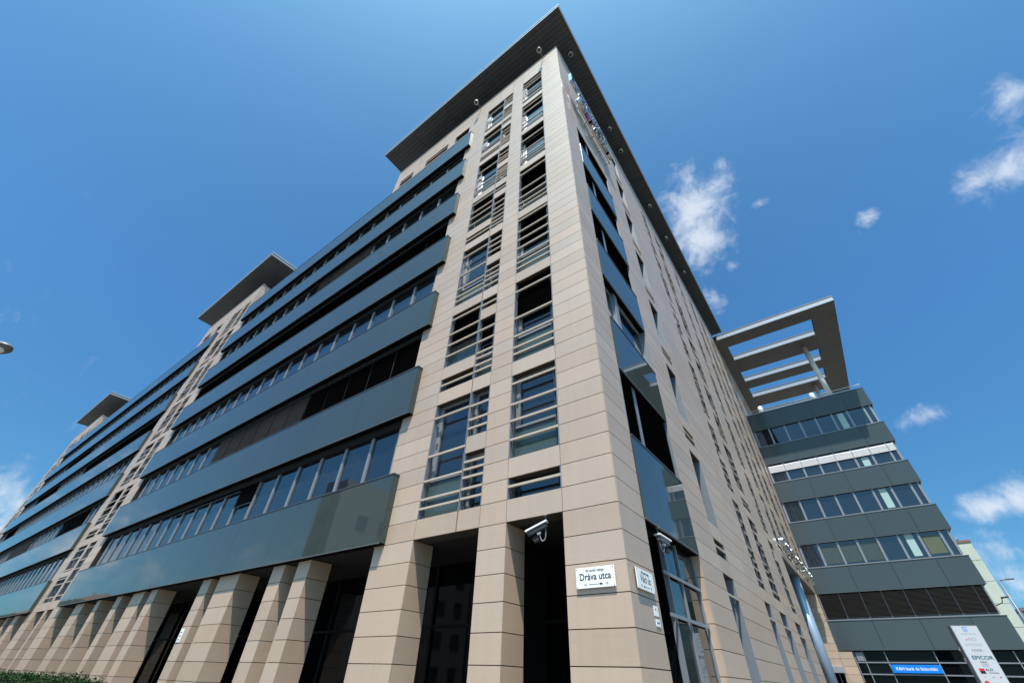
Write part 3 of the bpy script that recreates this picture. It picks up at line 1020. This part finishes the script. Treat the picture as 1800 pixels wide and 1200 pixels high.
# light curtains and vertical blinds standing behind some panes
boxes('curtain', [(7.35, 7.85, WY + .155, WY + .159, z, z + 1.55) for z in (20.45, 13.3, 9.75)] + [(7.35, 7.85, WY + .155, WY + .159, 16.85, 17.6)], 'curtain', wing, stuff=False)
vb = []
for xx in np.arange(1.62, 5.5, .11):
    if abs((xx - .13) % 1.37) > .1: vb.append((xx, xx + .045, WY + .152, WY + .158, 9.75, 11.1))
boxes('vertical_blind', vb, 'olive', wing)
box('window_screen', (8.35, 9.35, WY + .153, WY + .158, 9.8, 11.0), 'olive', wing)
boxes('wing_wall', [(0.02, WX - .35, WY + .20, WY + 14, 4.3, 23.9), (0.02, WX - .03, WY + .035, WY + .2, 4.1 + 0, 5.7)] +
      [(0.02, WX - .03, WY + .035, WY + .2, Z0 + ST * k + .1, Z0 + ST * k + 1.75) for k in range(1, 6)], 'joint', wing, stuff=False)
box('roof_slab', (0.02, WX - .05, WY + .03, WY + 14, 23.91, 23.95), 'roofing', wing)
tube('railing', [(0.1, WY + .1, 24.35), (WX, WY + .1, 24.35)], .025, 'white', wing, seg=8)
boxes('railing_post', [(xx, xx + .03, WY + .09, WY + .12, 23.9, 24.35) for xx in np.arange(.3, 10.2, 1.4)], 'frame', wing)
box('gutter', (0.02, 9.4, WY - .05, WY + .06, 23.93, 24.02), 'fascia', wing)
# ground floor of the wing: dark glazing with silver frames
boxes('ground_floor_wall', [(0.0, WX - .3, WY + .32, WY + .5, 0, 4.1)], 'void', wing, stuff=False)
box('ground_soffit', (0.02, WX - .02, WY + .05, WY + 3, 4.06, 4.09), 'void', wing)
gx = [0.9, 1.47, 2.78, 5.55, 8.3, 9.55, 10.2]
gz = [0.1, 2.76, 3.42, 4.05]
for a, c in zip(gx[:-1], gx[1:]):
    for z0_, z1_ in zip(gz[:-1], gz[1:]):
        box('ground_pane', (a + .03, c - .03, WY + .20, WY + .22, z0_ + .03, z1_ - .03), 'dark_glass', wing, tilt=jit())
boxes('ground_frame', [(xx - .03, xx + .03, WY + .14, WY + .24, 0, 4.05) for xx in gx] + [(.9, WX - .08, WY + .135, WY + .19, zz - .035, zz + .035) for zz in (2.76, 3.42)], 'frame', wing, stuff=False)
box('vent_window', (1.0, 1.42, WY + .12, WY + .134, 3.5, 4.0), 'frame', wing)
# stone end pier next to the passage
wp_ = [(-3.5, .86, WY - .6, WY - .572, za, zb) for (za, zb) in courses(0, 7.65)]
emit('stone_panel', [(.02, .86, WY - .6, WY - .572, za, zb) for (za, zb) in courses(0, 4.0)] , 'stone', wing, limit=20)
emit('passage_panel', [(-1.9, 0.0, WY - .6, WY - .572, za, zb) for (za, zb) in courses(0, 7.65)] + [(.002, .03, WY - .57, WY + .02, za, zb) for (za, zb) in courses(0, 7.65)], 'stone', wing, limit=40, minpix=30)
boxes('pier_core', [(-1.9, .85, WY - .565, WY - .02, 0, 4.0), (-1.9, -.002, WY - .565, WY - .02, 4.0, 7.65)], 'joint', wing, stuff=False)
box('door_canopy', (-.80, -.04, WY - .95, WY - .61, 2.78, 3.14), 'fascia', wing, bevel=.01)
box('door', (-.70, -.14, WY - .64, WY - .61, 0, 2.76), 'dark_glass', wing)
box('door_frame', (-.44, -.40, WY - .67, WY - .645, 0, 2.76), 'frame', wing)
# skylight domes
for xx in (1.5, 6.35):
    tube('roof_vent', [(xx, WY + .7, 23.95), (xx, WY + .7, 24.95), (xx, WY + .7, 24.97)], [.27, .21, .19], 'white', wing, seg=20)

# ---- canopy frame on the roof
can = thing('roof_canopy', 'open rooftop canopy frame of grey planks with long rectangular openings over the wing terrace', 'canopy', (6, 42, 31))
beams = [(33.8, 35.75), (38.6, 41.65), (43.95, 45.95), (48.3, 51.2), (53.6, 56)]
for (a, c) in beams:
    bm_ = box('beam', (1.0, 9.35, a + .03, c, ZT + .03, ZT + .6), 'roof_dark', can)
    pkb = []
    n = round((c - a) / .3)
    for i in range(n):
        for (xa, xc) in ((1.0, 3.7), (3.7, 6.5), (6.5, 9.35)):
            pkb.append((xa + .006, xc - .006, a + (c - a) * i / n + .014, a + (c - a) * (i + 1) / n - .014, ZT, ZT + .025))
    boxes('soffit_planks', pkb, 'soffit_w', bm_)
    x0, x1 = (0.3, 11.42) if a < 34 else (1.0, 9.35)
    box('beam_fascia', (x0, x1, a - .02, a + .01, ZT - .02, ZT + .42), 'fascia', bm_)
    box('beam_coping', (x0 - .02, x1 + .02, a - .05, a + .02, ZT + .47, ZT + .60), 'trim', bm_)
for (xa, xc) in ((-.8, .998), (9.352, 11.42)):
    bm_ = box('side_beam', (xa, xc - .02, 33.83, 56, ZT + .03, ZT + .6), 'roof_dark', can)
    boxes('soffit_planks', [(xa, xc, yy + .01, yy + .29, ZT, ZT + .025) for yy in np.arange(33.8, 55.9, .3)], 'soffit_w', bm_)
box('edge_fascia', (11.401, 11.43, 33.8, 56, ZT - .02, ZT + .62), 'frame_dark', can)
for yy in (40.5, 49.7):
    tube('canopy_column', [(7.93, yy, 23.96), (7.93, yy, ZT)], .24, 'column_w', can, seg=28)

# ================================================================== signs, cameras, lights
def street_sign(label, pl, c, w, h, rows, group='enamel street name plates on the corner pier'):
    """white enamel plate standing off the wall on four screws"""
    if pl == 'L':
        xd, yd, out = Vector((1, 0, 0)), Vector((0, 0, 1)), Vector((0, -1, 0))
    else:
        xd, yd, out = Vector((0, 1, 0)), Vector((0, 0, 1)), Vector((1, 0, 0))
    c = Vector(c)
    t = thing('street_name_sign', label, 'sign', c, group)
    def bx(u0, u1, d0, d1, z0, z1):
        a = c + xd * u0 + out * d0 + yd * z0; b_ = c + xd * u1 + out * d1 + yd * z1
        return (min(a.x, b_.x), max(a.x, b_.x), min(a.y, b_.y), max(a.y, b_.y), min(a.z, b_.z), max(a.z, b_.z))
    box('plate', bx(-w / 2, w / 2, .03, .045, -h / 2, h / 2), 'white', t, bevel=.003)
    box('backing', bx(-w / 2 + .02, w / 2 - .02, .001, .029, -h / 2 + .02, h / 2 - .02), 'frame_dark', t)
    for sx_ in (-1, 1):
        for sz in (-1, 1):
            box('screw', bx(sx_ * (w / 2 - .022) - .006, sx_ * (w / 2 - .022) + .006, .0455, .050, sz * (h / 2 - .02) - .006, sz * (h / 2 - .02) + .006), 'cast', t, bevel=.001)
    for (s, size, u_, z_, sx_, bold) in rows:
        text_obj('lettering', s, size, 'print_black', t, c + xd * u_ + yd * z_ + out * .0462, xd, yd, depth=.0006, sx=sx_, bold=bold)
    return t, bx, xd, yd, out, c


def arrow(t, bx, c, xd, yd, out, u0, u1, z, flip=1):
    pts = [(u0, 0), (u0 + .03 * flip, .008), (u0 + .03 * flip, .003), (u1 - .05 * flip, .003), (u1 - .055 * flip, .014), (u1, .010), (u1 - .015 * flip, 0), (u1, -.010), (u1 - .055 * flip, -.014), (u1 - .05 * flip, -.003), (u0 + .03 * flip, -.003), (u0 + .03 * flip, -.008)]
    V = [c + xd * a + yd * (z + q) + out * .0468 for a, q in pts]
    F = [tuple(range(len(V)))]
    mesh_obj('arrow', V, F, 'print_black', t)


t, bx, xd, yd, out, c = street_sign('white street name plate reading Dráva utca on the stone corner pier', 'L', (-.555, 0, 2.927), .70, .295,
    [('XIII. kerület, Vizafogó', .048, 0.0, .098, .78, .0006), ('Dráva utca', .14, 0.0, .008, .92, .002), ('1/a', .05, -.185, -.098, .8, .0006), ('1/b', .05, .20, -.098, .8, .0006)])
arrow(t, bx, c, xd, yd, out, -.12, .13, -.098)
t, bx, xd, yd, out, c = street_sign('white street name plate reading Váci út round the corner on the shaded pier face', 'R', (0, .595, 2.927), .72, .295,
    [('XIII. kerület, Vizafogó', .048, 0.0, .098, .78, .0006), ('Váci út', .15, 0.0, .008, 1.05, .001), ('35', .05, -.20, -.098, .8, .0006), ('37', .05, .20, -.098, .8, .0006)])
arrow(t, bx, c, xd, yd, out, .13, -.12, -.098, flip=-1)

n1 = thing('notice_plate', 'small white notice with red mark, upper of two beside the glass entrance', 'sign', (0, .94, 2.545), 'small notices beside the entrance')
box('plate', (.004, .014, .845, 1.035, 2.475, 2.615), 'white', n1, bevel=.002)
box('mark', (.0145, .0155, .90, .94, 2.555, 2.58), 'print_red', n1)
text_obj('lettering', 'i', .05, 'print_grey', n1, (.015, .98, 2.55), (0, 1, 0), (0, 0, 1), depth=.0004)
n2 = thing('notice_plate', 'small white notice with dark blue lettering, lower of two beside the glass entrance', 'sign', (0, .95, 2.385), 'small notices beside the entrance')
box('plate', (.004, .014, .865, 1.04, 2.335, 2.435), 'white', n2, bevel=.002)
box('text_line', (.0145, .0155, .89, 1.01, 2.375, 2.40), 'print_blue', n2)
n3 = thing('notice_plate', 'white notice with three lines of print on a narrow pillar of the colonnade', 'sign', (-15.75, 0, 2.45))
box('plate', (-15.88, -15.62, -.012, -.002, 2.28, 2.64), 'white', n3, bevel=.002)
for i in range(3):
    box('text_line', (-15.84, -15.68, -.0135, -.0125, 2.33 + i * .1, 2.36 + i * .1), 'print_grey', n3)


def security_camera(label, pos, heading, pitch, hang_z):
    """long housing under a white sun shield, hung on an S-bent arm with a small lamp below"""
    p = Vector(pos)
    t = thing('security_camera', label, 'camera', p, 'security cameras at the corner')
    hd = Vector((math.cos(heading) * math.cos(pitch), math.sin(heading) * math.cos(pitch), math.sin(pitch))).normalized()
    sd = hd.cross(Vector((0, 0, 1))).normalized(); up = sd.cross(hd).normalized()
    def ob(name, l0, l1, s0, s1, u0, u1, m, bev=.006):
        V = []
        for (a, s, q) in [(l0, s0, u0), (l1, s0, u0), (l1, s1, u0), (l0, s1, u0), (l0, s0, u1), (l1, s0, u1), (l1, s1, u1), (l0, s1, u1)]:
            V.append(p + hd * a + sd * s + up * q)
        o = mesh_obj(name, V, BOXF, m, t)
        bm = bmesh.new(); bm.from_mesh(o.data)
        bmesh.ops.recalc_face_normals(bm, faces=bm.faces[:])
        bmesh.ops.bevel(bm, geom=bm.edges[:], offset=bev, segments=2, affect='EDGES'); bm.to_mesh(o.data); bm.free()
        return o
    ob('sun_shield', -.22, .24, -.07, .07, .046, .078, 'white', .004)
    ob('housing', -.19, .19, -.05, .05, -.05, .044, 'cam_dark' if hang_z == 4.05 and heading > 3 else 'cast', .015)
    ob('front_cap', .19, .215, -.052, .052, -.052, .046, 'cam_dark', .01)
    V, F = tube_mesh([p + hd * .215, p + hd * .222], .03, 16)
    mesh_obj('lens', V, F, 'glass', t)
    ob('knuckle', -.03, .05, -.03, .03, -.09, -.052, 'white', .01)
    # bent arm up to the lintel
    a0 = p + up * -.09
    pts = []
    back = p - hd * .16
    for k in range(13):
        tt = k / 12
        ang = math.pi * tt
        pts.append(a0.lerp(Vector((back.x, back.y, a0.z)), (1 - math.cos(ang)) / 2) + Vector((0, 0, -.12 * math.sin(ang))))
    pts += [Vector((back.x, back.y, a0.z + .1)), Vector((back.x, back.y, hang_z))]
    tube('arm', pts, .014, 'cast', t, 10)
    tube('ceiling_plate', [(back.x, back.y, hang_z - .012), (back.x, back.y, hang_z)], .05, 'cast', t, 16)
    # small infrared lamp under the front
    q = p + hd * .10 + up * -.16
    V, F = tube_mesh([q - hd * .05, q + hd * .05], .038, 16)
    mesh_obj('infrared_lamp', V, F, 'cam_dark', t)
    tube('lamp_bracket', [p + hd * .03 + up * -.08, q - hd * .03], .008, 'frame_dark', t, 8)
    ob('lamp_shield', .03, .17, -.045, .045, -.115, -.110, 'frame_dark', .001)
    return t


security_camera('security camera with white sun shield hanging in the dark opening left of Dráva utca', (-1.66, -.02, 3.80), math.radians(196), math.radians(-22), 4.05)
security_camera('security camera under the glass band above the entrance round the corner', (.02, 1.98, 3.83), math.radians(82), math.radians(-6), 4.05)

# floodlights hung under the eaves
def floodlight(label, base, head, src=None):
    t = thing('floodlight', label, 'floodlight', base, 'floodlights under the eaves')
    base = Vector(base); head = Vector(head)
    tube('arm', [base, base.lerp(head, .5) + Vector((0, 0, .05)), head], .028, 'cast', t, 8)
    d = Vector((0, 0, -1))
    tube('lamp_head', [head + Vector((0, 0, .20)), head + Vector((0, 0, .14)), head + Vector((0, 0, -.05)), head + Vector((0, 0, -.16))], [.05, .09, .12, .15], 'white', t, 18)
    tube('lens', [head + Vector((0, 0, -.158)), head + Vector((0, 0, -.17))], .12, 'clear_glass', t, 18)
    return t


floodlight('grey floodlight on an arm at the top of the sunny front, nearest the roof corner', (-.95, -.02, 31.0), (-.88, -.58, 30.9))
floodlight('grey floodlight on an arm atop the sunny front, left of the twin window column', (-5.95, -.02, 31.0), (-5.88, -.56, 30.9))
FL = [1.5, 7.4, 9.45, 15.4, 19.5, 24.6]
FT = ['nearest the roof corner, above the steel letters', 'next after the steel letters, first of a close pair', 'second of the close pair past the steel letters',
      'fourth from the roof corner', 'fifth from the roof corner', 'farthest one before the open canopy']
for yy, tx in zip(FL, FT):
    floodlight('floodlight under the street side eave, ' + tx, (.36, yy, 34.19), (.34, yy, 33.9))

# chrome letters at the top of the street front
def letter_sign(name, label, s, x, y0, y1, z, size, m, cat='sign', rail=True, purple=(), depth=.09, sxx=None):
    t = thing(name, label, cat, (x, y0, z))
    chars = [c_ for c_ in s]
    n = len(chars)
    pitch = (y1 - y0) / n
    for i, ch in enumerate(chars):
        if ch == ' ': continue
        text_obj('letter', ch, size, 'steel_purple' if i in purple else m, t, (x, y0 + pitch * (i + .5), z), (0, 1, 0), (0, 0, 1), depth=depth, bold=size * .012)
    if rail:
        for zz in (z - size * .52, z + size * .05):
            box('rail', (x - .16, x - .11, y0 - .1, y1 + .1, zz - .03, zz + .03), 'louver', t)
        for yy in np.arange(y0, y1 + .1, (y1 - y0) / 4):
            box('bracket', (.001, x - .11, yy - .02, yy + .02, z - size * .52 - .02, z - size * .52 + .02), 'cast', t)
    return t


ts = letter_sign('rooftop_sign', 'row of polished steel letters high on the street front just under the eave', 'CAPITAL', .36, 1.3, 4.9, 25.0, 1.25, 'steel', purple=(1,))
for i in range(8):
    a0 = 2 * math.pi * i / 8
for (za, zb, ya, yb) in ((25.9, 26.9, .45, .52), (25.9, 26.9, 1.28, 1.35), (26.83, 26.9, .52, 1.28), (25.9, 25.97, .52, 1.28), (26.2, 26.6, .75, 1.05)):
    box('logo_bar', (.28, .44, ya, yb, za, zb), 'steel_purple' if ya > .7 and ya < 1 else 'steel', ts)
chars = 'SQUARE'
for i, ch in enumerate(chars):
    text_obj('letter', ch, .95, 'steel', ts, (.36, 1.7 + i * .56, 26.35), (0, 1, 0), (0, 0, 1), depth=.08, bold=.012)
letter_sign('entrance_sign', 'row of polished steel letters above the passage lintel far down the street front', 'CAPITAL SQUARE', .22, 23.6, 37.2, 8.40, 1.1, 'steel', rail=False, depth=.12)

# bank sign on the wing
bs = thing('bank_sign', 'bright blue bank sign with white lettering over the ground floor glazing of the wing', 'sign', (4.15, WY, 3.08))
box('panel', (2.81, 5.52, WY + .02, WY + .10, 2.85, 3.30), 'bank_blue', bs, bevel=.004)
text_obj('lettering', 'K&H bank és biztosítás', .245, 'print_white', bs, (4.17, WY + .018, 3.075), (1, 0, 0), (0, 0, 1), depth=.003, sx=.98, bold=.002)

# tenant pylon
p1 = Vector((6.23, 28.70, 0)); p2 = Vector((7.29, 29.03, 0))
xd = (p2 - p1).normalized(); nd = Vector((xd.y, -xd.x, 0)); HT = 4.58
W_ = (p2 - p1).length
py = thing('tenant_pylon', 'tall white tenant sign pylon with company names standing in front of the wing', 'sign', p1.lerp(p2, .5))
def pbox(name, u0, u1, d0, d1, z0, z1, m, par=None):
    V = [p1 + xd * a + nd * dd + Vector((0, 0, zz)) for (a, dd, zz) in [(u0, d0, z0), (u1, d0, z0), (u1, d1, z0), (u0, d1, z0), (u0, d0, z1), (u1, d0, z1), (u1, d1, z1), (u0, d1, z1)]]
    o = mesh_obj(name, V, BOXF, m, par or py)
    bm = bmesh.new(); bm.from_mesh(o.data); bmesh.ops.recalc_face_normals(bm, faces=bm.faces[:]); bm.to_mesh(o.data); bm.free()
    return o
pbox('case', -.03, W_ + .03, -.36, -.012, 0, HT + .03, 'pylon_side')
pbox('face_panel', 0, W_, -.011, .01, .3, HT, 'pylon')
pbox('foot', -.1, W_ + .1, -.45, .08, 0, .12, 'kerb')
for (u_, zz) in ((-.1, 3.6), (-.08, 3.15)):
    pbox('side_lamp', u_ - .05, u_ + .05, -.25, -.15, zz - .08, zz + .08, 'cast')
def ptxt(s, size, u_, z_, m, sx_=1.0, bold=0.0, align='CENTER'):
    text_obj('lettering', s, size, m, py, p1 + xd * u_ + nd * .0105 + Vector((0, 0, z_)), xd, (0, 0, 1), depth=.001, sx=sx_, bold=bold, align=align)
cu = W_ / 2
for (a, c_, za, zb) in ((-.09, .09, .065, .09), (-.09, .09, -.09, -.065), (-.09, -.065, -.065, .065), (.065, .09, -.065, .065), (-.022, .022, -.022, .022)):
    pbox('logo', cu + a - .03, cu + c_ - .03, .0105, .013, 4.44 + za, 4.44 + zb, 'print_blue')
ptxt('CAPITAL SQUARE', .085, cu, 4.23, 'print_grey', 1.0)
pbox('logo', cu - .22, cu - .17, .0105, .013, 3.965, 4.02, 'print_red')
ptxt('KCI', .19, cu + .06, 4.01, 'print_grey', 1.1, .001)
for zz in (3.80, 3.74):
    for u0_ in np.arange(.18, W_ - .2, .125):
        pbox('fine_print', u0_, u0_ + .09, .0105, .012, zz, zz + .018, 'print_grey')
zig = [(-.24, -.05), (-.19, .05), (-.13, -.05), (-.07, .05), (-.01, -.05), (.05, .05), (.11, -.05), (.17, .05), (.24, -.05)]
V = []; F = []
for k, (a, q) in enumerate(zig):
    for s in (-.014, .014):
        for o_ in (.0105, .013):
            V.append(p1 + xd * (cu + a) + nd * o_ + Vector((0, 0, 3.545 + q + s)))
for k in range(len(zig) - 1):
    F += [(4 * k + 1, 4 * k + 5, 4 * k + 7, 4 * k + 3)]
mesh_obj('zigzag_logo', V, F, 'print_black', py)
ptxt('EPICOR', .21, cu + .05, 3.235, 'print_teal', 1.25, .006)
ptxt('SONY', .10, cu, 3.06, 'print_black', 1.1, .002)
ptxt('PICTURES', .06, cu, 2.98, 'print_black', 1.0, .0)
ptxt('TELEVISION', .06, cu, 2.91, 'print_black', 1.0, .0)
pbox('logo', .18, .40, .0105, .013, 2.71, 2.81, 'print_red'); pbox('logo', .18, .40, .0105, .013, 2.60, 2.708, 'print_black')
ptxt('ALD', .14, .60, 2.755, 'print_black', 1.2, .003); ptxt('Automotive', .085, .72, 2.64, 'print_black', 1.0, .001)
for u_, mm in ((.25, 'print_orange'), (.60, 'print_grey'), (.90, 'print_red')):
    pbox('logo', u_ - .03, u_ + .03, .0105, .013, 2.44, 2.50, mm)
V, F = tube_mesh([p1 + xd * .22 + nd * .0105 + Vector((0, 0, 2.22)), p1 + xd * .22 + nd * .013 + Vector((0, 0, 2.22))], .11, 24)
mesh_obj('logo', V, F, 'print_red', py)
ptxt('REVOLUTION', .12, .68, 2.21, 'print_grey', .85, .001)

# ================================================================== hedge
hg = thing('hedge', 'clipped dark green hedge in front of the colonnade at the lower left', 'hedge', (-35, -2.3, 0))
box('hedge_core', (-62, -13.85, -2.62, -1.98, 0, 1.24), 'leaf_dark', hg)
rng = np.random.default_rng(4)
n = 26000
X = -13.7 - np.abs(rng.random(n)) ** 1.35 * 40
face = rng.random(n)
Y = np.where(face < .55, rng.uniform(-2.68, -1.92, n), np.where(face < .9, -2.68 + rng.uniform(-.03, .06, n), -1.92 + rng.uniform(-.05, .03, n)))
Zz = np.where(face < .55, 1.26 + rng.uniform(-.05, .05, n) + .03 * np.sin(X * 2.3) + rng.random(n) ** 9 * .16, rng.uniform(.7, 1.28, n))
V = np.zeros((n, 4, 3)); s = rng.uniform(.022, .045, n)
a = rng.normal(size=(n, 3)); a /= np.linalg.norm(a, axis=1)[:, None]
b2 = rng.normal(size=(n, 3)); b2 -= a * (a * b2).sum(1)[:, None]; b2 /= np.linalg.norm(b2, axis=1)[:, None]
cen = np.stack([X, Y, Zz], 1)
V[:, 0] = cen - a * s[:, None]; V[:, 1] = cen + b2 * s[:, None] * .5; V[:, 2] = cen + a * s[:, None]; V[:, 3] = cen - b2 * s[:, None] * .5
me = bpy.data.meshes.new('foliage')
me.from_pydata(V.reshape(-1, 3).tolist(), [], [(4 * i, 4 * i + 1, 4 * i + 2, 4 * i + 3) for i in range(n)])
me.materials.append(MS['leaf'])
fo = bpy.data.objects.new('foliage', me); COL.objects.link(fo); fo.parent = hg; fo.location = -hg.location; fo['kind'] = 'stuff'

# ================================================================== street lamps
sl = thing('street_lamp', 'rounded grey street lamp head with pale lens poking in at the left edge', 'street lamp', (-15.6, -9.4, 0))
tube('pole', [(-15.6, -9.4, 0), (-15.6, -9.4, 3), (-15.6, -9.4, 8.1)], [.10, .085, .06], 'cast', sl, 16)
tube('arm', [(-15.6, -9.4, 8.05), (-15.0, -9.1, 8.22), (-14.0, -8.62, 8.24)], .04, 'cast', sl, 10)
V = []; F = []
hc = Vector((-13.83, -8.38, 8.10)); hx = Vector((-13.42 + 15, -8.33 + 9.1, 0)).normalized(); hy = Vector((-hx.y, hx.x, 0))
NR, NS = 7, 24
for i in range(NR):
    th = math.pi / 2 * i / (NR - 1)
    for k in range(NS):
        ph = 2 * math.pi * k / NS
        V.append(hc + hx * (.55 * math.cos(th) * math.cos(ph)) + hy * (.26 * math.cos(th) * math.sin(ph)) + Vector((0, 0, .17 * math.sin(th))))
for i in range(NR - 1):
    for k in range(NS):
        F.append((i * NS + k, i * NS + (k + 1) % NS, (i + 1) * NS + (k + 1) % NS, (i + 1) * NS + k))
F.append(tuple(reversed(range(NS))))
mesh_obj('lamp_housing', V, F, 'cast', sl, smooth=True)
V = [hc + hx * (.36 * math.cos(2 * math.pi * k / 24) - .08) + hy * (.19 * math.sin(2 * math.pi * k / 24)) + Vector((0, 0, -.012)) for k in range(24)]
V += [v + Vector((0, 0, .01)) for v in V]
mesh_obj('lens', V, [tuple(reversed(range(24)))] + [(k, (k + 1) % 24, 24 + (k + 1) % 24, 24 + k) for k in range(24)], 'white', sl)

s2 = thing('street_lamp', 'thin street lamp with flat head beyond the wing at the right edge', 'street lamp', (12.5, 47.0, 0))
tube('pole', [(12.5, 47.0, 0), (12.5, 47.0, 9.0)], [.11, .06], 'cast', s2, 12)
tube('arm', [(12.5, 47.0, 8.98), (12.9, 46.8, 9.05)], .035, 'cast', s2, 8)
box('lamp_head', (12.85, 13.4, 46.6, 46.85, 9.0, 9.09), 'cast', s2, bevel=.02)

# ================================================================== farther buildings
fb_ = thing('plain_building', 'tall blank pale green rendered gable wall with brick coping behind the wing', 'building', (8, 72, 0))
box('wall', (0, 16.35, 70, 82, 0, 16.35), 'concrete', fb_)
box('coping', (0, 16.42, 69.93, 82, 16.36, 16.62), 'brick', fb_)
for i in range(7):
    box('joint_line', (.1, 16.34, 69.985, 69.999, 2.2 * i + 1.2, 2.2 * i + 1.23), 'house_b', fb_)
tube('roof_pipe', [(15.4, 70.5, 16.6), (15.4, 70.5, 17.1)], .08, 'cast', fb_, 10)
br = thing('corner_bracket', 'small dark bracket camera sticking out at the corner of the wing', 'bracket', (WX + .2, WY + .1, 6.6))
tube('arm', [(WX - .2, WY + .15, 6.45), (WX + .18, WY + .05, 6.6), (WX + .30, WY, 6.85)], .025, 'cam_dark', br, 8)
tube('camera_body', [(WX + .24, WY, 6.86), (WX + .62, WY - .02, 6.9)], .05, 'cam_dark', br, 10)
go = thing('glass_office', 'dark blue glass office block at the far right edge', 'building', (32, 98, 0))
box('wall', (20.4, 45, 90, 106, 0, 11.2), 'green', go)
box('coping', (20.3, 45.1, 89.9, 106.1, 11.21, 11.6), 'cast', go)
for i in range(8):
    box('mullion', (20.4 + i * 3, 20.5 + i * 3, 89.93, 89.995, 0, 11.2), 'frame', go)


def house(label, x0, x1, y0, y1, h, m, group, roof=True):
    t = thing('apartment_house', label, 'building', ((x0 + x1) / 2, (y0 + y1) / 2, 0), group)
    box('wall', (x0, x1, y0, y1, 0, h), m, t)
    ym = (y0 + y1) / 2
    if roof:
        V = [(x0 - .4, y0 - .4, h), (x1 + .4, y0 - .4, h), (x1 + .4, y1 + .4, h), (x0 - .4, y1 + .4, h), (x0 + 2, ym, h + 3.2), (x1 - 2, ym, h + 3.2)]
        mesh_obj('roof', V, [(0, 1, 5, 4), (2, 3, 4, 5), (1, 2, 5), (3, 0, 4), (3, 2, 1, 0)], 'roof_tile', t)
        tube('chimney', [(x0 + 4, ym, h + 2), (x0 + 4, ym, h + 4.6)], .5, 'brick', t, 4)
    ws = []
    nx = int((x1 - x0) / 3.2); nz = int(h / 3.3)
    for i in range(nx):
        for k in range(nz):
            xa = x0 + 1 + i * 3.2
            ws.append((xa, xa + 1.3, y1 + .01, y1 + .06, 1.2 + k * 3.3, 2.8 + k * 3.3))
    ny = int((y1 - y0) / 3.2)
    for i in range(ny):
        for k in range(nz):
            ya = y0 + 1 + i * 3.2
            ws.append((x1 + .01, x1 + .06, ya, ya + 1.3, 1.2 + k * 3.3, 2.8 + k * 3.3))
    boxes('window', ws, 'glass', t)


hs = [(-45, -41, -44, -19.5, 19.5, 'house_b', False), (-262, -238, -60, -42, 21, 'house_a', True), (-232, -204, -58, -40, 17, 'house_c', True), (-200, -178, -54, -38, 12.5, 'house_b', True), (-172, -146, -50, -36, 16, 'house_a', True),
      (-300, -268, -62, -40, 15, 'house_b', True), (-140, -118, -46, -32, 11, 'house_c', True), (-360, -310, -60, -38, 19, 'house_a', True), (-112, -100, -40, -30, 7, 'house_a', True),
      (60, 84, -70, -50, 12, 'house_c', True), (90, 110, 10, 40, 14, 'house_a', True)]
hl = ['flat roofed grey block standing nearest across the street', 'ochre house third from the far end of the row across the street', 'tallest red brown house of the row across the street', 'low grey house between a red brown and an ochre one across the street', 'ochre house right of the low grey one across the street', 'wide grey house second from the far end across the street', 'low red brown house with steep roof in the row across the street', 'widest ochre house at the far end of the row across the street', 'smallest ochre house at the near end of the row across the street', 'wide red brown house alone beyond the street crossing', 'ochre house standing across the side road']
for (x0, x1, y0, y1, h, m, rf), lb in zip(hs, hl):
    nm = {'house_a': 'ochre', 'house_b': 'grey', 'house_c': 'red brown'}[m]
    house(lb, x0, x1, y0, y1, h, m, 'houses across the street', rf)
